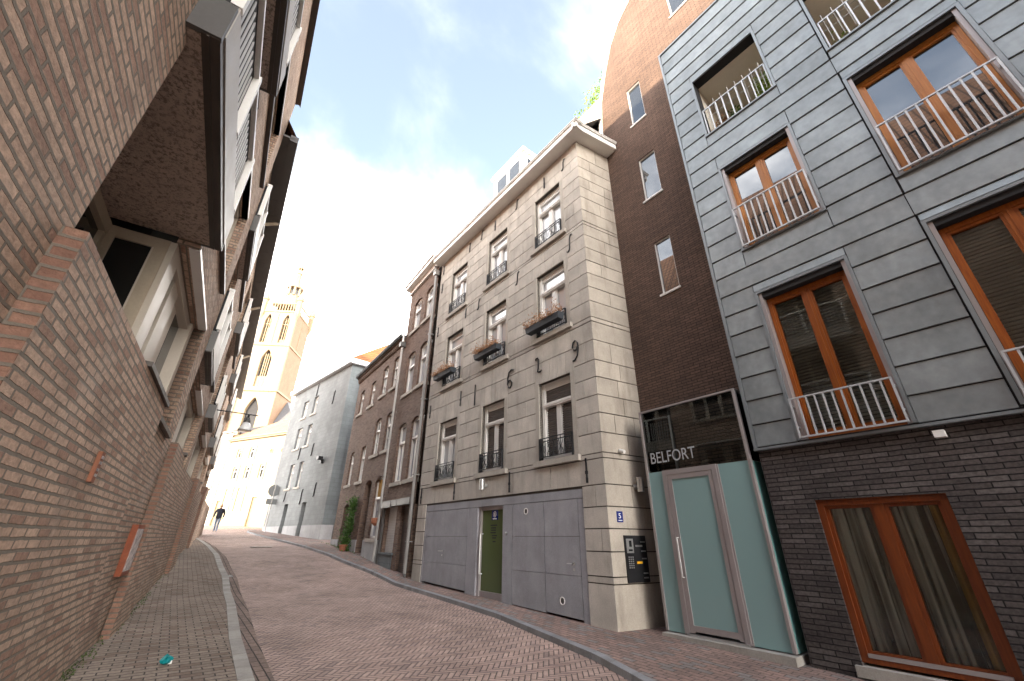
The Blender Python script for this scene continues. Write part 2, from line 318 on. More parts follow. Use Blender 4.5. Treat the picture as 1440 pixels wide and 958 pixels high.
# ------------------------------------------------------------------ mesh builder
class Frame:
    def __init__(s, P0, e, n): s.P, s.e, s.n = Vector((P0[0], P0[1], 0)), Vector((e[0], e[1], 0)), Vector((n[0], n[1], 0))
    def w(s, u, d, z): return s.P + s.e*u + s.n*d + Vector((0, 0, z))
def right_frame(P0, az):   # facade on the right of the street, outward to the left
    a = R(az); return Frame(P0, (math.sin(a), math.cos(a)), (-math.cos(a), math.sin(a)))
def left_frame(P0, az):
    a = R(az); return Frame(P0, (math.sin(a), math.cos(a)), (math.cos(a), -math.sin(a)))
WORLD = Frame((0, 0), (1, 0), (0, 1))
class MB:
    def __init__(s, fr=WORLD): s.fr, s.v, s.f, s.uv = fr, [], [], []
    def face(s, pts, uvs=None, flip=False):
        if uvs is None:
            a, b, c = (Vector(p) for p in pts[:3]); n = (b-a).cross(c-a)
            if n.length < 1e-12 and len(pts) > 3: n = (c-a).cross(Vector(pts[3])-a)
            ax = max(range(3), key=lambda i: abs(n[i]))
            uvs = [((p[1], p[2]), (p[0], p[2]), (p[0], p[1]))[ax] for p in pts]
        i = len(s.v); s.v += [tuple(p) for p in pts]; s.f.append(list(range(i, i+len(pts)))); s.uv.append(uvs)
    def box(s, u0, u1, d0, d1, z0, z1, skip=''):
        P = lambda a, b, c: ((u0, u1)[a], (d0, d1)[b], (z0, z1)[c])
        i = len(s.v)
        s.v += [P(a, b, c) for a in (0, 1) for b in (0, 1) for c in (0, 1)]
        for k, q in dict(a=(0, 1, 3, 2), b=(4, 6, 7, 5), c=(0, 4, 5, 1), d=(2, 3, 7, 6), e=(0, 2, 6, 4), f=(1, 5, 7, 3)).items():
            if k in skip: continue
            s.f.append([i+x for x in q]); pts = [s.v[i+x] for x in q]
            s.uv.append([((p[1]+.05, p[2]), (p[0], p[2]), (p[0], p[1]))['abcdef'.index(k)//2] for p in pts])
    def wall(s, outer, holes=(), d=0., depth=.2, cap=False):
        polys = [[Vector((p[0], p[1], 0)) for p in outer]]+[[Vector((p[0], p[1], 0)) for p in h] for h in holes]
        flat = [p for q in polys for p in q]
        for t in tessellate_polygon(polys):
            s.face([(flat[i].x, d, flat[i].y) for i in t], [(flat[i].x, flat[i].y) for i in t])
        for h in list(holes)+([outer] if cap else []):
            n = len(h)
            for i in range(n):
                a, b = h[i], h[(i+1) % n]
                vert = abs(a[0]-b[0]) < abs(a[1]-b[1])
                pts = [(a[0], d, a[1]), (b[0], d, b[1]), (b[0], d-depth, b[1]), (a[0], d-depth, a[1])]
                uvs = [(p[1]+.05, p[2]) if vert else (p[0], p[1]) for p in pts]
                s.face(pts, uvs)
    def tube(s, path, r, seg=6, closed=False, r2=None):
        path = [Vector(p) for p in path]; n = len(path); rings = []
        for i, p in enumerate(path):
            if closed: t = path[(i+1) % n]-path[i-1]
            else: t = path[min(i+1, n-1)]-path[max(i-1, 0)]
            t.normalize(); a = Vector((0, 0, 1)) if abs(t.z) < .9 else Vector((1, 0, 0))
            x = t.cross(a).normalized(); y = t.cross(x)
            q = r if r2 is None else r+(r2-r)*i/(n-1)
            b = len(s.v); rings.append(b)
            s.v += [tuple(p+x*q*math.cos(2*math.pi*k/seg)+y*q*math.sin(2*math.pi*k/seg)) for k in range(seg)]
        for i in range(n if closed else n-1):
            A, B = rings[i], rings[(i+1) % n]
            for k in range(seg):
                s.f.append([A+k, A+(k+1) % seg, B+(k+1) % seg, B+k]); s.uv.append([(k/seg, i), ((k+1)/seg, i), ((k+1)/seg, i+1), (k/seg, i+1)])
        if not closed:
            for b in (rings[0], rings[-1]): s.f.append([b+k for k in range(seg)]); s.uv.append([(0, 0)]*seg)
    def lathe(s, c, prof, seg=16, axis='z'):
        rings = []
        for r, h in prof:
            rings.append(len(s.v))
            for k in range(seg):
                a = 2*math.pi*k/seg; x, y = r*math.cos(a), r*math.sin(a)
                s.v.append((c[0]+x, c[1]+y, c[2]+h) if axis == 'z' else (c[0]+x, c[1]+h, c[2]+y))
        for i in range(len(prof)-1):
            A, B = rings[i], rings[i+1]
            for k in range(seg): s.f.append([A+k, A+(k+1) % seg, B+(k+1) % seg, B+k]); s.uv.append([(k/seg, 0), ((k+1)/seg, 0), ((k+1)/seg, 1), (k/seg, 1)])
        for b in (rings[0], rings[-1]): s.f.append([b+k for k in range(seg)]); s.uv.append([(0, 0)]*seg)
    def leaf(s, p, size, up=.3):
        p = Vector(p); n = Vector((random.gauss(0, 1), random.gauss(0, 1), random.gauss(0, 1)+up)).normalized()
        x = n.orthogonal().normalized(); x.rotate(Matrix.Rotation(random.uniform(0, 6.28), 3, n)); y = n.cross(x)
        L, w = size*random.uniform(.7, 1.3), size*random.uniform(.35, .55)
        s.face([p-x*L*.5, p+y*w*.5-x*L*.05, p+x*L*.5, p-y*w*.5-x*L*.05], [(0, 0)]*4)
    def build(s, name, mat, parent=None, smooth=False):
        org = Vector((0, 0, 0))
        if parent is not None:
            o = parent
            while o is not None: org += o.location; o = o.parent
        me = bpy.data.meshes.new(name)
        me.from_pydata([s.fr.w(*p)-org for p in s.v], [], s.f)
        uvl = me.uv_layers.new(name='UVMap')
        flat = [c for q in s.uv for p in q for c in p]; uvl.data.foreach_set('uv', flat)
        if isinstance(mat, str): mat = MAT[mat]
        me.materials.append(mat)
        bm = bmesh.new(); bm.from_mesh(me); bmesh.ops.recalc_face_normals(bm, faces=bm.faces); bm.to_mesh(me); bm.free()
        if smooth:
            me.polygons.foreach_set('use_smooth', [True]*len(me.polygons))
        ob = bpy.data.objects.new(name, me); COL.objects.link(ob)
        if parent is not None: ob.parent = parent
        return ob
def thing(name, label, cat, loc, group=None):
    o = bpy.data.objects.new(name, None); COL.objects.link(o); o.location = loc; o.empty_display_size = .2
    o['label'] = label; o['category'] = cat
    if group: o['group'] = group
    return o
def tag(o, label, cat, group=None):
    o['label'] = label; o['category'] = cat
    if group: o['group'] = group
    return o
def struct(o): o['kind'] = 'structure'; return o
def rect(u0, u1, z0, z1): return [(u0, z0), (u1, z0), (u1, z1), (u0, z1)]
def seg_arch(u0, u1, z0, z1, rise, n=8):
    c = (u0+u1)/2; hw = (u1-u0)/2; rad = (hw*hw+rise*rise)/(2*rise); cz = z1-rad; a0 = math.asin(hw/rad)
    return [(u0, z0), (u1, z0)]+[(c+rad*math.sin(a0-2*a0*i/n), cz+rad*math.cos(a0-2*a0*i/n)) for i in range(n+1)]
def pt_arch(u0, u1, z0, zs, z1, n=7):
    c = (u0+u1)/2; pts = [(u0, z0), (u1, z0)]
    for i in range(n+1):
        t = i/n; pts.append((u1+(c-u1)*(1-math.cos(t*math.pi/2)) if False else u1-(u1-c)*t**1.6, zs+(z1-zs)*math.sin(t*math.pi/2)**1.0*(.35+.65*t) if t < 1 else z1))
    for i in range(n-1, -1, -1):
        t = i/n; pts.append((u0+(c-u0)*t**1.6, zs+(z1-zs)*math.sin(t*math.pi/2)*(.35+.65*t)))
    return pts
def text_mesh(txt, name, mat, fr, u, d, z, height, parent, width=None, depth=.004, flipu=True):
    cu = bpy.data.curves.new(name, 'FONT'); cu.body = txt; cu.size = 1; cu.extrude = 0
    to = bpy.data.objects.new(name, cu); COL.objects.link(to)
    dg = bpy.context.evaluated_depsgraph_get(); dg.update()
    me = to.evaluated_get(dg).to_mesh(); vs_ = [v.co.copy() for v in me.vertices]; fs = [list(p.vertices) for p in me.polygons]
    to.to_mesh_clear() if hasattr(to, 'to_mesh_clear') else None
    x0, x1 = min(v.x for v in vs_), max(v.x for v in vs_); y0, y1 = min(v.y for v in vs_), max(v.y for v in vs_)
    ky = height/(y1-y0); kx = ky if width is None else width/(x1-x0); sg = -1 if flipu else 1
    mb = MB(fr); mb.v = [(u+sg*(v.x-x0)*kx, d, z+(v.y-y0)*ky) for v in vs_]; mb.f = fs; mb.uv = [[(0, 0)]*len(f) for f in fs]
    bpy.data.objects.remove(to); bpy.data.curves.remove(cu)
    return mb.build(name, mat, parent)

# ------------------------------------------------------------------ ground
GY = [-40, -5, 5.4, 12.7, 14.6, 16.2, 18.7, 22.35, 27, 37.4, 48, 4000]; GZ = [-1.2, -.15, .16, .38, .57, .69, .94, 1.17, 1.406, 1.93, 2.45, 2.45]
def prof(y): return float(np.interp(y, GY, GZ))
YS = [-40, -20, -10, -5] + [i*.5 for i in range(-8, 110)] + [60, 75, 100, 150]
def kl_in(y): return float(np.interp(y, [-10, 0, 5.9, 7.8, 10.8, 14.4, 18.8, 22, 25.6, 30], [.45, .74, .965, 1.05, 1.26, 1.42, 1.43, 1.35, 1.2, .9]))
def kl_out(y): return kl_in(y)+.15
def kr(y): return float(np.interp(y, [-10, 0, 3.66, 4.68, 7.56, 9.2, 13.4, 15.8, 17.9, 20.6, 22.8, 27.7, 32.1, 35.8, 37.2, 38.0], [1.2, 3.3, 4.6, 4.93, 5.38, 5.42, 5.44, 5.36, 5.19, 5.06, 4.95, 4.67, 4.37, 4.25, 4.45, 5.0]))
def strip(name, fa, fb, mat, ya, yb, dz, swap=False, lip=.12, step=.5):
    mb = MB(); ys = list(np.arange(ya, yb+1e-6, step))
    for y0, y1 in zip(ys[:-1], ys[1:]):
        a0, b0, a1, b1 = fa(y0), fb(y0), fa(y1), fb(y1); z0, z1 = prof(y0)+dz, prof(y1)+dz
        P = [(a0, y0, z0), (b0, y0, z0), (b1, y1, z1), (a1, y1, z1)]
        mb.face(P, [(p[1], p[0]) if swap else (p[0], p[1]) for p in P])
        for q in ((a0, a1), (b0, b1)):
            mb.face([(q[0], y0, z0), (q[1], y1, z1), (q[1], y1, z1-lip), (q[0], y0, z0-lip)])
    return struct(mb.build(name, mat))
mb = MB()
for y0, y1 in zip(YS[:-1], YS[1:]):
    P = [(-45, y0, prof(y0)-.07), (45, y0, prof(y0)-.07), (45, y1, prof(y1)-.07), (-45, y1, prof(y1)-.07)]
    mb.face(P, [(p[0], p[1]) for p in P])
struct(mb.build('road', 'road'))
mb = MB(); gy = [-3000, -40, -5, 5.4, 12.7, 16, 22, 37, 48, 3000]
for y0, y1 in zip(gy[:-1], gy[1:]):
    z = [np.interp(y, GY, GZ)-.3 for y in (y0, y1)]
    mb.face([(-3000, y0, z[0]), (3000, y0, z[0]), (3000, y1, z[1]), (-3000, y1, z[1])])
struct(mb.build('ground', 'earth'))
strip('left_pavement', lambda y: -3.5, kl_in, 'pave_l', -30, 27, 0.)
strip('right_pavement', lambda y: kr(y)+.13, lambda y: 9.5, 'pave_r', -30, 38, 0., True)
strip('gutter', lambda y: kl_out(y), lambda y: kl_out(y)+.22, 'gutter', -12, 27, -.064, True, .01)
# kerbs: rows of stones
def kerb(name, f, w, mat, ya, yb, L=.95):
    mb = MB(); y = ya
    while y < yb:
        l = L*random.uniform(.85, 1.1); n = 4
        for i in range(n):
            y0, y1 = y+(l-.012)*i/n, y+(l-.012)*(i+1)/n
            a0, a1 = f(y0), f(y1); z0, z1 = prof(y0)+.008, prof(y1)+.008
            t = [(a0, y0, z0), (a0+w, y0, z0), (a1+w, y1, z1), (a1, y1, z1)]
            b = [(p[0], p[1], p[2]-.16) for p in t]
            k = len(mb.v); mb.v += t+b
            for q in ((0, 1, 2, 3), (0, 1, 5, 4), (1, 2, 6, 5), (2, 3, 7, 6), (3, 0, 4, 7)): mb.f.append([k+x for x in q]); mb.uv.append([(0, 0)]*4)
        y += l
    return struct(mb.build(name, mat))
kerb('left_kerb', kl_in, .15, 'kerb', -12, 27)
kerb('right_kerb', lambda y: kr(y), .13, 'kerb_b', -12, 37.9)
# pale worn patch and manhole on the road
mb = MB(); mb.box(2.95, 3.75, 22.2, 22.9, prof(22.5)-.068, prof(22.5)-.05); struct(mb.build('road_patch', 'kerb'))

# ================================================================== STONE HOUSE
FS = right_frame((6.26, 5.39), -1.2)
FSs = Frame((6.26, 5.39), (math.sin(R(98.3)), math.cos(R(98.3))), (-math.sin(R(8.3)), -math.cos(R(8.3))))
sh = thing('stone_house', 'grey ashlar town house dated with iron numerals under a white cornice', 'house', (6.26, 9.2, .25))
ST = 7.62   # facade length
JZ = [.82, .93, 1.32, 1.693, 2.066, 2.455, 2.937, 3.04, 3.435, 3.83, 4.21, 4.60, 4.99, 5.467, 5.926, 6.04, 6.463, 6.85, 7.235, 7.61, 7.99, 8.39, 8.73, 8.83, 9.22, 9.66, 10.03, 10.39, 10.78, 11.17, 11.74]
WZ = [(3.08, 4.91), (6.13, 8.03), (8.96, 10.8)]
WU = [(.74, 1.80), (3.17, 4.22), (5.57, 6.66)]
holes = [rect(a, b, z0, z1) for a, b in WU for z0, z1 in WZ]+[rect(.59, 7.08, -.3, 2.42)]
mb = MB(FS); mb.wall(rect(0, ST, -.3, 11.8), holes, -.025, .22)
mb.wall(rect(.59, 7.08, -.3, 2.42), (), -.21, .1)
mb.box(0.02, ST, -7, -.6, -.3, 11.7, 'f')
mb.fr = FS; mb.build('wall', 'joint', sh)
def rows(mb, u0, u1, zs, seed, minw=.45, maxw=1.15, g=.010, d0=-.03, d1=0.):
    rn = random.Random(seed)
    for i, (a, b) in enumerate(zip(zs[:-1], zs[1:])):
        cuts = [u0]; 
        if b-a > .2:
            x = u0+(rn.uniform(.3, .6) if i % 2 else rn.uniform(.6, .95))*min(1.1, u1-u0)
            while x < u1-.22: cuts.append(x); x += rn.uniform(minw, maxw)
        cuts.append(u1)
        for p, q in zip(cuts[:-1], cuts[1:]): gv = g*.55; mb.box(p+(gv if p > u0 else 0), q-(gv if q < u1 else 0), d0-.02, d1+rn.uniform(-.002, .002), a+g, b-g, 'c')
mb = MB(FS)
SUR = .13
up = [(0, WU[0][0]-SUR), (WU[0][1]+SUR, WU[1][0]-SUR), (WU[1][1]+SUR, WU[2][0]-SUR), (WU[2][1]+SUR, ST)]
JU = [z for z in JZ if z > 2.4]
for k, (a, b) in enumerate(up): rows(mb, a, b, JU, 10+k)
rows(mb, 0, .585, [-.3]+[z for z in JZ if z < 2.5], 3); rows(mb, 7.085, ST, [-.3]+[z for z in JZ if z < 2.5], 4)
for k, (a, b) in enumerate(WU):
    A, B = a-SUR, b+SUR
    rows(mb, A, B, [2.455, 2.94], 30+k, .35, .5)
    for (z0, z1, zs) in ((4.91, 5.45, [5.45, 5.926, 6.0]), (8.03, 8.39, [8.39, 8.73, 8.83]), (10.8, 11.17, [11.17, 11.74])):
        n = 5
        for i in range(n):   # flat-arch voussoirs, leaning
            p, q = A+(B-A)*i/n, A+(B-A)*(i+1)/n; off = lambda x: (x-(A+B)/2)*.0
            mb.box(p+.006, q-.006, -.05, 0, z0+.004, z1-.008, 'c')
        rows(mb, A, B, zs, 50+k+int(z0), .3, .6)
mb.build('ashlar_blocks', 'stone', sh)
mb = MB(FSs); SD = 1.16
mb.wall(rect(0, SD+.3, -.3, 11.8), (), -.025); mb.build('side_wall', 'joint', sh)
mb = MB(FSs); rows(mb, 0, SD, [-.3]+JZ, 77, .5, .9); mb.build('side_ashlar_blocks', 'stone_side', sh)
# cornice
mb = MB(FS); O = .36
def corn(z0, z1, o, dn=-.3):
    mb.box(-o, 10.9, dn, o, z0, z1)
mb.box(-O, 7.7, -.2, O, 11.74, 11.80); mb.box(-O-.01, 7.7, O-.06, O+.012, 11.745, 11.92); mb.box(-O-.05, 7.7, -.2, O+.05, 11.92, 11.96); mb.box(-O-.07, 7.7, -.2, O+.07, 11.96, 11.985)
mb.build('cornice', 'white', sh)
mb = MB(FSs)
mb.box(-O*.9, SD+.02, -.25, O-.004, 11.742, 11.795); mb.box(-O, SD+.02, O-.06, O+.008, 11.748, 11.917); mb.box(-O, SD+.02, -.2, O+.046, 11.923, 11.957); mb.box(-O, SD+.02, -.2, O+.066, 11.963, 11.982)
mb.build('side_cornice', 'white', sh)
mb = MB(FS)   # roof
for P in ([(-.2, .2, 11.985), (7.6, .2, 11.985), (7.6, -3.4, 16.2), (-.2, -3.4, 16.2)], [(-.2, -3.4, 16.2), (7.6, -3.4, 16.2), (7.6, -7, 12), (-.2, -7, 12)]): mb.face(P, [(p[0], p[1]*1.5) for p in P])
mb.build('roof', 'slate', sh)
mb = MB(FS); mb.box(3.7, 5.7, -3.2, -1.15, 12.2, 15.75); mb.box(5.75, 6.8, -3.2, -1.5, 12.2, 15.2); mb.box(3.6, 5.8, -3.2, -1.05, 15.75, 15.9)
dm = mb.build('dormer', 'white', sh)
mb = MB(FS)
for a in (3.95, 4.8): mb.box(a, a+.65, -1.2, -1.14, 14.3, 15.5)
mb.box(5.95, 6.6, -1.55, -1.49, 13.9, 15.0)
for a in (-1.9, -2.7): mb.box(3.69, 3.75, a, a+.55, 14.3, 15.5)
mb.build('dormer_pane', 'g_sky', dm)

def balconette(parent, fr, u0, u1, z0, h, d=.035):
    mb = MB(fr); z1 = z0+h; r = .009
    for z in (z0+.05, z1-.07, z1): mb.box(u0, u1, d-r, d+r, z-r, z+r)
    for u in (u0+r, u1-r): mb.box(u-r*1.3, u+r*1.3, d-.1 if u in (u0+r, u1-r) else d-r, d+r, z0-.02, z1+.01)
    n = max(4, int((u1-u0)/.115)); w = (u1-u0)/n
    for i in range(n):
        c = u0+w*(i+.5); zc = (z0+.05+z1-.07)/2; hh = (z1-z0-.12)/2
        if i % 3 == 1:
            mb.tube([(c+w*.42*math.cos(t), d, zc+hh*math.sin(t)) for t in [k*2*math.pi/14 for k in range(14)]], .008, 4, True)
            mb.tube([(c+w*.2*math.cos(t), d, zc+hh*.45*math.sin(t)) for t in [k*2*math.pi/10 for k in range(10)]], .007, 4, True)
        else:
            sgn = 1 if i % 3 == 0 else -1
            mb.tube([(c+sgn*w*.4*math.cos(t*1.0)*math.sin(t*.5+.4), d, zc-hh+2*hh*k/11) for k, t in enumerate([q*6.0/11 for q in range(12)])], .008, 4)
            mb.box(c-w*.5-.006, c-w*.5+.006, d-.006, d+.006, z0+.05, z1)
            mb.tube([(c+w*.25*math.cos(t), d, zc+hh*.55*sgn+hh*.3*math.sin(t)) for t in [k*2*math.pi/9 for k in range(9)]], .007, 4, True)
    return mb.build('railing', 'iron', parent)
def stone_window(fr, parent, u0, u1, z0, z1, pane, shut, rh):
    mb = MB(fr); mb.box(u0, u1, -.24, -.19, z0, z1); w = mb.build('window', pane, parent)
    mb = MB(fr); t = .085; zt = z0+(z1-z0)*.70
    mb.box(u0, u0+t, -.21, -.11, z0, z1); mb.box(u1-t, u1, -.21, -.11, z0, z1); mb.box(u0+t, u1-t, -.21, -.12, z1-.09, z1); mb.box(u0+t, u1-t, -.21, -.10, z0, z0+.09)
    mb.box(u0+t, u1-t, -.2, -.085, zt-.05, zt+.05); mb.box(u0+t-.01, u1-t+.01, -.2, -.07, zt-.012, zt+.03)
    c = (u0+u1)/2; mb.box(c-.055, c+.055, -.2, -.125, z0+.09, zt-.05)
    for a, b in ((u0+t, c-.055), (c+.055, u1-t)): mb.box(a, a+.035, -.2, -.14, z0+.09, zt-.05); mb.box(b-.035, b, -.2, -.14, z0+.09, zt-.05)
    mb.box(u0+t, u1-t, -.2, -.14, z1-.17, z1-.09)
    mb.build('frame', 'white', w)
    for p, q in ((u0-SUR+.004, u0), (u1, u1+SUR-.004)):
        mb = MB(fr); mb.box(p, q, -.22, .004, z0, z1); mb.build('surround', 'stone_plain', w)
    mb = MB(fr); mb.box(u0-.17, u1+.17, -.2, .075, z0-.125, z0-.005); mb.build('sill', 'stone_plain', w)
    if shut:
        mb = MB(fr); c2 = c
        for a, b, za, zb in ((u0+t+.03, c2-.06, z0+.1, zt-.06), (c2+.06, u1-t-.03, z0+.1, zt-.06), (u0+t+.02, u1-t-.02, zt+.06, z1-.1)):
            if shut == 'top' and za < zt: continue
            z = za
            while z < zb-.03: mb.box(a, b, -.188, -.155, z, z+.036); z += .052
        mb.build('shutter', 'shutter', w)
    balconette(w, fr, u0+.01, u1-.01, z0+.02, rh)
    return w
kinds = {(0, 0): ('g_sky', True), (1, 0): ('g_sky', True), (2, 0): ('g_white', 'top')}
for i, (a, b) in enumerate(WU):
    for j, (z0, z1) in enumerate(WZ):
        p, s_ = kinds.get((i, j), ('g_white', False))
        stone_window(FS, sh, a, b, z0, z1, p, s_, .46 if j == 0 else .43)
# fibre-cement ground floor cladding and doors
PZ = [(.90, 1.56), (1.56, 2.24)]
def panels(mb, u0, u1, zb0, zb1):
    zs = [None, .90, 1.565, 2.24]
    for k in range(3):
        g = .004
        za0 = zb0 if k == 0 else zs[k]+g; za1 = zb1 if k == 0 else zs[k]+g; zt = zs[k+1]-g
        P = [(u0+g, -.02, za0), (u1-g, -.02, za1), (u1-g, -.02, zt), (u0+g, -.02, zt)]
        i = len(mb.v); mb.v += P+[(p[0], -.1, p[2]) for p in P]
        for q in ((0, 1, 2, 3), (0, 1, 5, 4), (1, 2, 6, 5), (2, 3, 7, 6), (3, 0, 4, 7)): mb.f.append([i+x for x in q]); mb.uv.append([(0, 0)]*4)
def gz(u): return prof(5.39+u)
mb = MB(FS)
panels(mb, 1.75, 2.82, gz(1.75)+.02, gz(2.82)+.02)
for a, b in ((.60, .75), (2.83, 3.18), (4.25, 4.69), (7.0, 7.07)): mb.box(a+.003, b-.003, -.1, -.018, -.1, 2.236)
for a, b in ((.60, 2.1), (2.1, 4.7), (4.7, 7.07)): mb.box(a+.003, b-.003, -.1, -.015, 2.246, 2.415)
mb.build('fibre_panel', 'panel', sh)
for nm, a, b, hu, hz_ in (('garage_door', 4.7, 6.99, 5.93, 1.2), ('service_door', .76, 1.74, .93, 1.10)):
    mb = MB(FS)
    if b-a > 1.5: panels(mb, a, (a+b)/2, gz(a)+.05, gz((a+b)/2)+.05); panels(mb, (a+b)/2, b, gz((a+b)/2)+.05, gz(b)+.05)
    else: panels(mb, a, b, gz(a)+.04, gz(b)+.04)
    dr = mb.build(nm, 'panel', sh)
    mb = MB(FS); mb.lathe((hu, -.03, hz_), [(.028, 0), (.028, .018)], 12, 'y'); mb.tube([(hu, -.02, hz_), (hu, .035, hz_), (hu+.13, .04, hz_)], .009, 6); mb.lathe((hu, -.03, hz_-.1), [(.024, 0), (.024, .018)], 12, 'y')
    mb.build('handle', 'steel', dr)
mb = MB(FS)
for u, z in ((2.32, 2.07), (1.27, .47)):
    mb.tube([(u+.06*math.cos(t), -.008, z+.06*math.sin(t)) for t in [k*2*math.pi/18 for k in range(18)]], .009, 5, True)
mb.build('vent_ring', 'white', sh)
mb = MB(FS)
for u, z in ((2.32, 2.07), (1.27, .47)): mb.lathe((u, -.02, z), [(.05, 0), (.05, .004)], 16, 'y')
mb.build('vent_grille', 'dark_metal', sh)
# glazed door
mb = MB(FS); mb.box(3.2, 4.22, -.145, -.13, .2, 2.24); gd = mb.build('glass_door', 'g_green', sh)
mb = MB(FS); mb.box(3.18, 3.235, -.14, -.06, .2, 2.24); mb.box(4.17, 4.25, -.14, -.06, .2, 2.24); mb.box(3.235, 4.17, -.14, -.1, .2, .4); mb.box(3.235, 4.17, -.14, -.08, 2.16, 2.24); mb.build('frame', 'alu', gd)
mb = MB(FS); mb.tube([(4.1, -.1, .75), (4.1, -.02, .75), (4.1, -.02, 1.62), (4.1, -.1, 1.62)], .016, 8); mb.build('handle', 'steel', gd)
mb = MB(FS); mb.box(3.52, 3.78, -.129, -.126, 1.93, 2.15); mb.build('door_sign', 'blue', gd)
mb = MB(FS)
mb.tube([(3.65+.06*math.cos(t), -.123, 2.06+.065*math.sin(t)) for t in [k*2*math.pi/12 for k in range(12)]], .007, 4, True); mb.box(3.57, 3.73, -.125, -.121, 1.945, 1.97); mb.box(3.63, 3.67, -.125, -.121, 2.02, 2.1)
mb.build('emblem', 'white', gd)
mb = MB(FS)
for z, a, b in ((1.80, 3.55, 3.82), (1.74, 3.6, 3.8), (1.69, 3.6, 3.8), (1.635, 3.6, 3.82), (1.57, 3.55, 3.76), (1.52, 3.58, 3.74), (1.44, 3.6, 3.72)): mb.box(a, b, -.129, -.127, z, z+.024)
mb.build('lettering', 'iron', gd)
mb = MB(FS); mb.lathe((3.03, -.016, 1.63), [(.03, 0), (.03, .015), (.015, .025)], 12, 'y'); mb.build('doorbell', 'steel', sh)
# doorstep
mb = MB(FS); mb.box(3.2, 4.24, -.15, .03, .0, .235); mb.build('doorstep', 'kerb', sh)
# iron wall anchors
def anchor_s(u, z, h):
    mb = MB(FS); k = h/2
    P = [(-.75, -.92), (-.45, -1.0), (-.18, -.85), (-.04, -.5), (0, 0), (.04, .5), (.18, .85), (.45, 1.0), (.75, .9)]
    mb.tube([(u-a*k*.55, .02, z+b*k) for a, b in P], .017, 5); mb.build('wall_anchor', 'iron', sh)
def anchor_i(u, z, h):
    mb = MB(FS); k = h/2
    mb.box(u-.014, u+.014, .004, .03, z-k, z+k); mb.box(u-.026, u+.026, .004, .034, z-.07, z-.01); mb.box(u-.02, u+.02, .004, .03, z-k, z-k+.1); mb.build('wall_anchor', 'iron', sh)
for u, z, h in ((.53, 11.27, .38), (2.65, 11.37, .36), (4.66, 11.42, .36), (.48, 8.4, .5), (2.62, 8.45, .42), (4.65, 8.5, .38)): anchor_s(u, z, h)
for u, z, h in ((1.34, 11.24, .42), (3.85, 11.3, .42), (5.46, 11.35, .42), (7.4, 11.4, .42), (7.4, 10.5, .42), (5.45, 8.52, .4), (7.4, 8.55, .4), (7.4, 5.45, .45), (5.42, 5.45, .48), (.43, 2.74, .47), (2.9, 2.74, .47), (5.44, 2.72, .46), (7.45, 2.72, .46)): anchor_i(u, z, h)
num = {'1': [(0, 1), (0, .5), (0, 0)],
 '6': [(.42, .93), (.2, 1.0), (-.08, .9), (-.2, .62), (-.22, .25), (-.12, .04), (.06, 0), (.2, .1), (.23, .28), (.1, .42), (-.08, .42), (-.2, .3)],
 '7': [(-.32, .88), (-.3, 1), (-.05, 1), (.02, .9), (-.04, .3), (-.12, .08), (.02, .04), (.3, .05), (.33, .14)],
 '9': [(-.3, .0), (-.12, .02), (.1, .2), (.2, .55), (.17, .85), (0, 1), (-.2, .92), (-.27, .7), (-.15, .52), (.05, .5), (.17, .65)]}
for ch, u, z, h in (('1', 4.6, 5.03, .64), ('6', 2.93, 5.12, .5), ('7', 1.77, 5.2, .4), ('9', .5, 5.13, .48)):
    mb = MB(FS); mb.tube([(u-a*h*.75, .022, z+b*h) for a, b in num[ch]], .02, 6); mb.build('date_numeral', 'iron', sh)
# downpipe with hopper
mb = MB(FS); mb.tube([(7.86, .12, .55), (7.86, .12, 11.35)], .05, 10); mb.tube([(7.86, .12, 11.55), (7.86, .2, 11.78)], .05, 8)
for z in (1.4, 3.4, 6, 8.6): mb.box(7.79, 7.93, -.02, .18, z, z+.03)
mb.build('downpipe', 'pipe_d', sh)
mb = MB(FS); mb.box(7.77, 7.95, .03, .21, 11.35, 11.55); mb.box(7.75, 7.97, .01, .23, 11.52, 11.56); mb.build('rainwater_hopper', 'galv', sh)

def wall_lamp(fr, u, z, label):
    w = fr.w(u, .12, z); t = thing('wall_lamp', label, 'wall lamp', w, 'tube wall lamps on the stone house')
    mb = MB(fr); mb.lathe((u, .15, z-.13), [(.062, 0), (.066, .005), (.066, .255), (.062, .26)], 20); mb.build('lamp_body', 'steel', t, False)
    mb = MB(fr); mb.lathe((u, .0, z-.03), [(.05, 0), (.05, .02), (.025, .03), (.025, .09)], 14, 'y'); mb.build('wall_mount', 'steel', t)
wall_lamp(FS, 3.86, 2.76, 'silver cylinder wall lamp above the green glass door')
wall_lamp(FSs, .74, 2.47, 'silver cylinder wall lamp above the black intercom panel')
t = thing('house_number_plate', 'small blue enamel number 5 plate on the stone corner', 'sign', FSs.w(.27, .01, 1.89))
mb = MB(FSs); mb.box(.20, .34, .002, .014, 1.80, 1.985); mb.build('plate', 'blue', t)
text_mesh('5', 'numeral', 'white', FSs, .235, .0165, 1.865, .085, t, .055, flipu=False)
mb = MB(FSs); mb.box(.225, .315, .0142, .0166, 1.825, 1.838); mb.build('underline', 'white', t)
t = thing('intercom_panel', 'black intercom panel with keypad and name plates', 'intercom', FSs.w(.56, .01, .84))
mb = MB(FSs); mb.box(.31, .82, .002, .03, .84, 1.585); mb.build('panel', 'iron', t)
mb = MB(FSs); mb.box(.34, .5, .03, .036, 1.3, 1.53); mb.build('speaker_plate', 'steel', t)
mb = MB(FSs); mb.box(.40, .46, .036, .038, 1.40, 1.5); mb.box(.38, .47, .036, .038, 1.33, 1.36); mb.build('display', 'iron', t)
mb = MB(FSs)
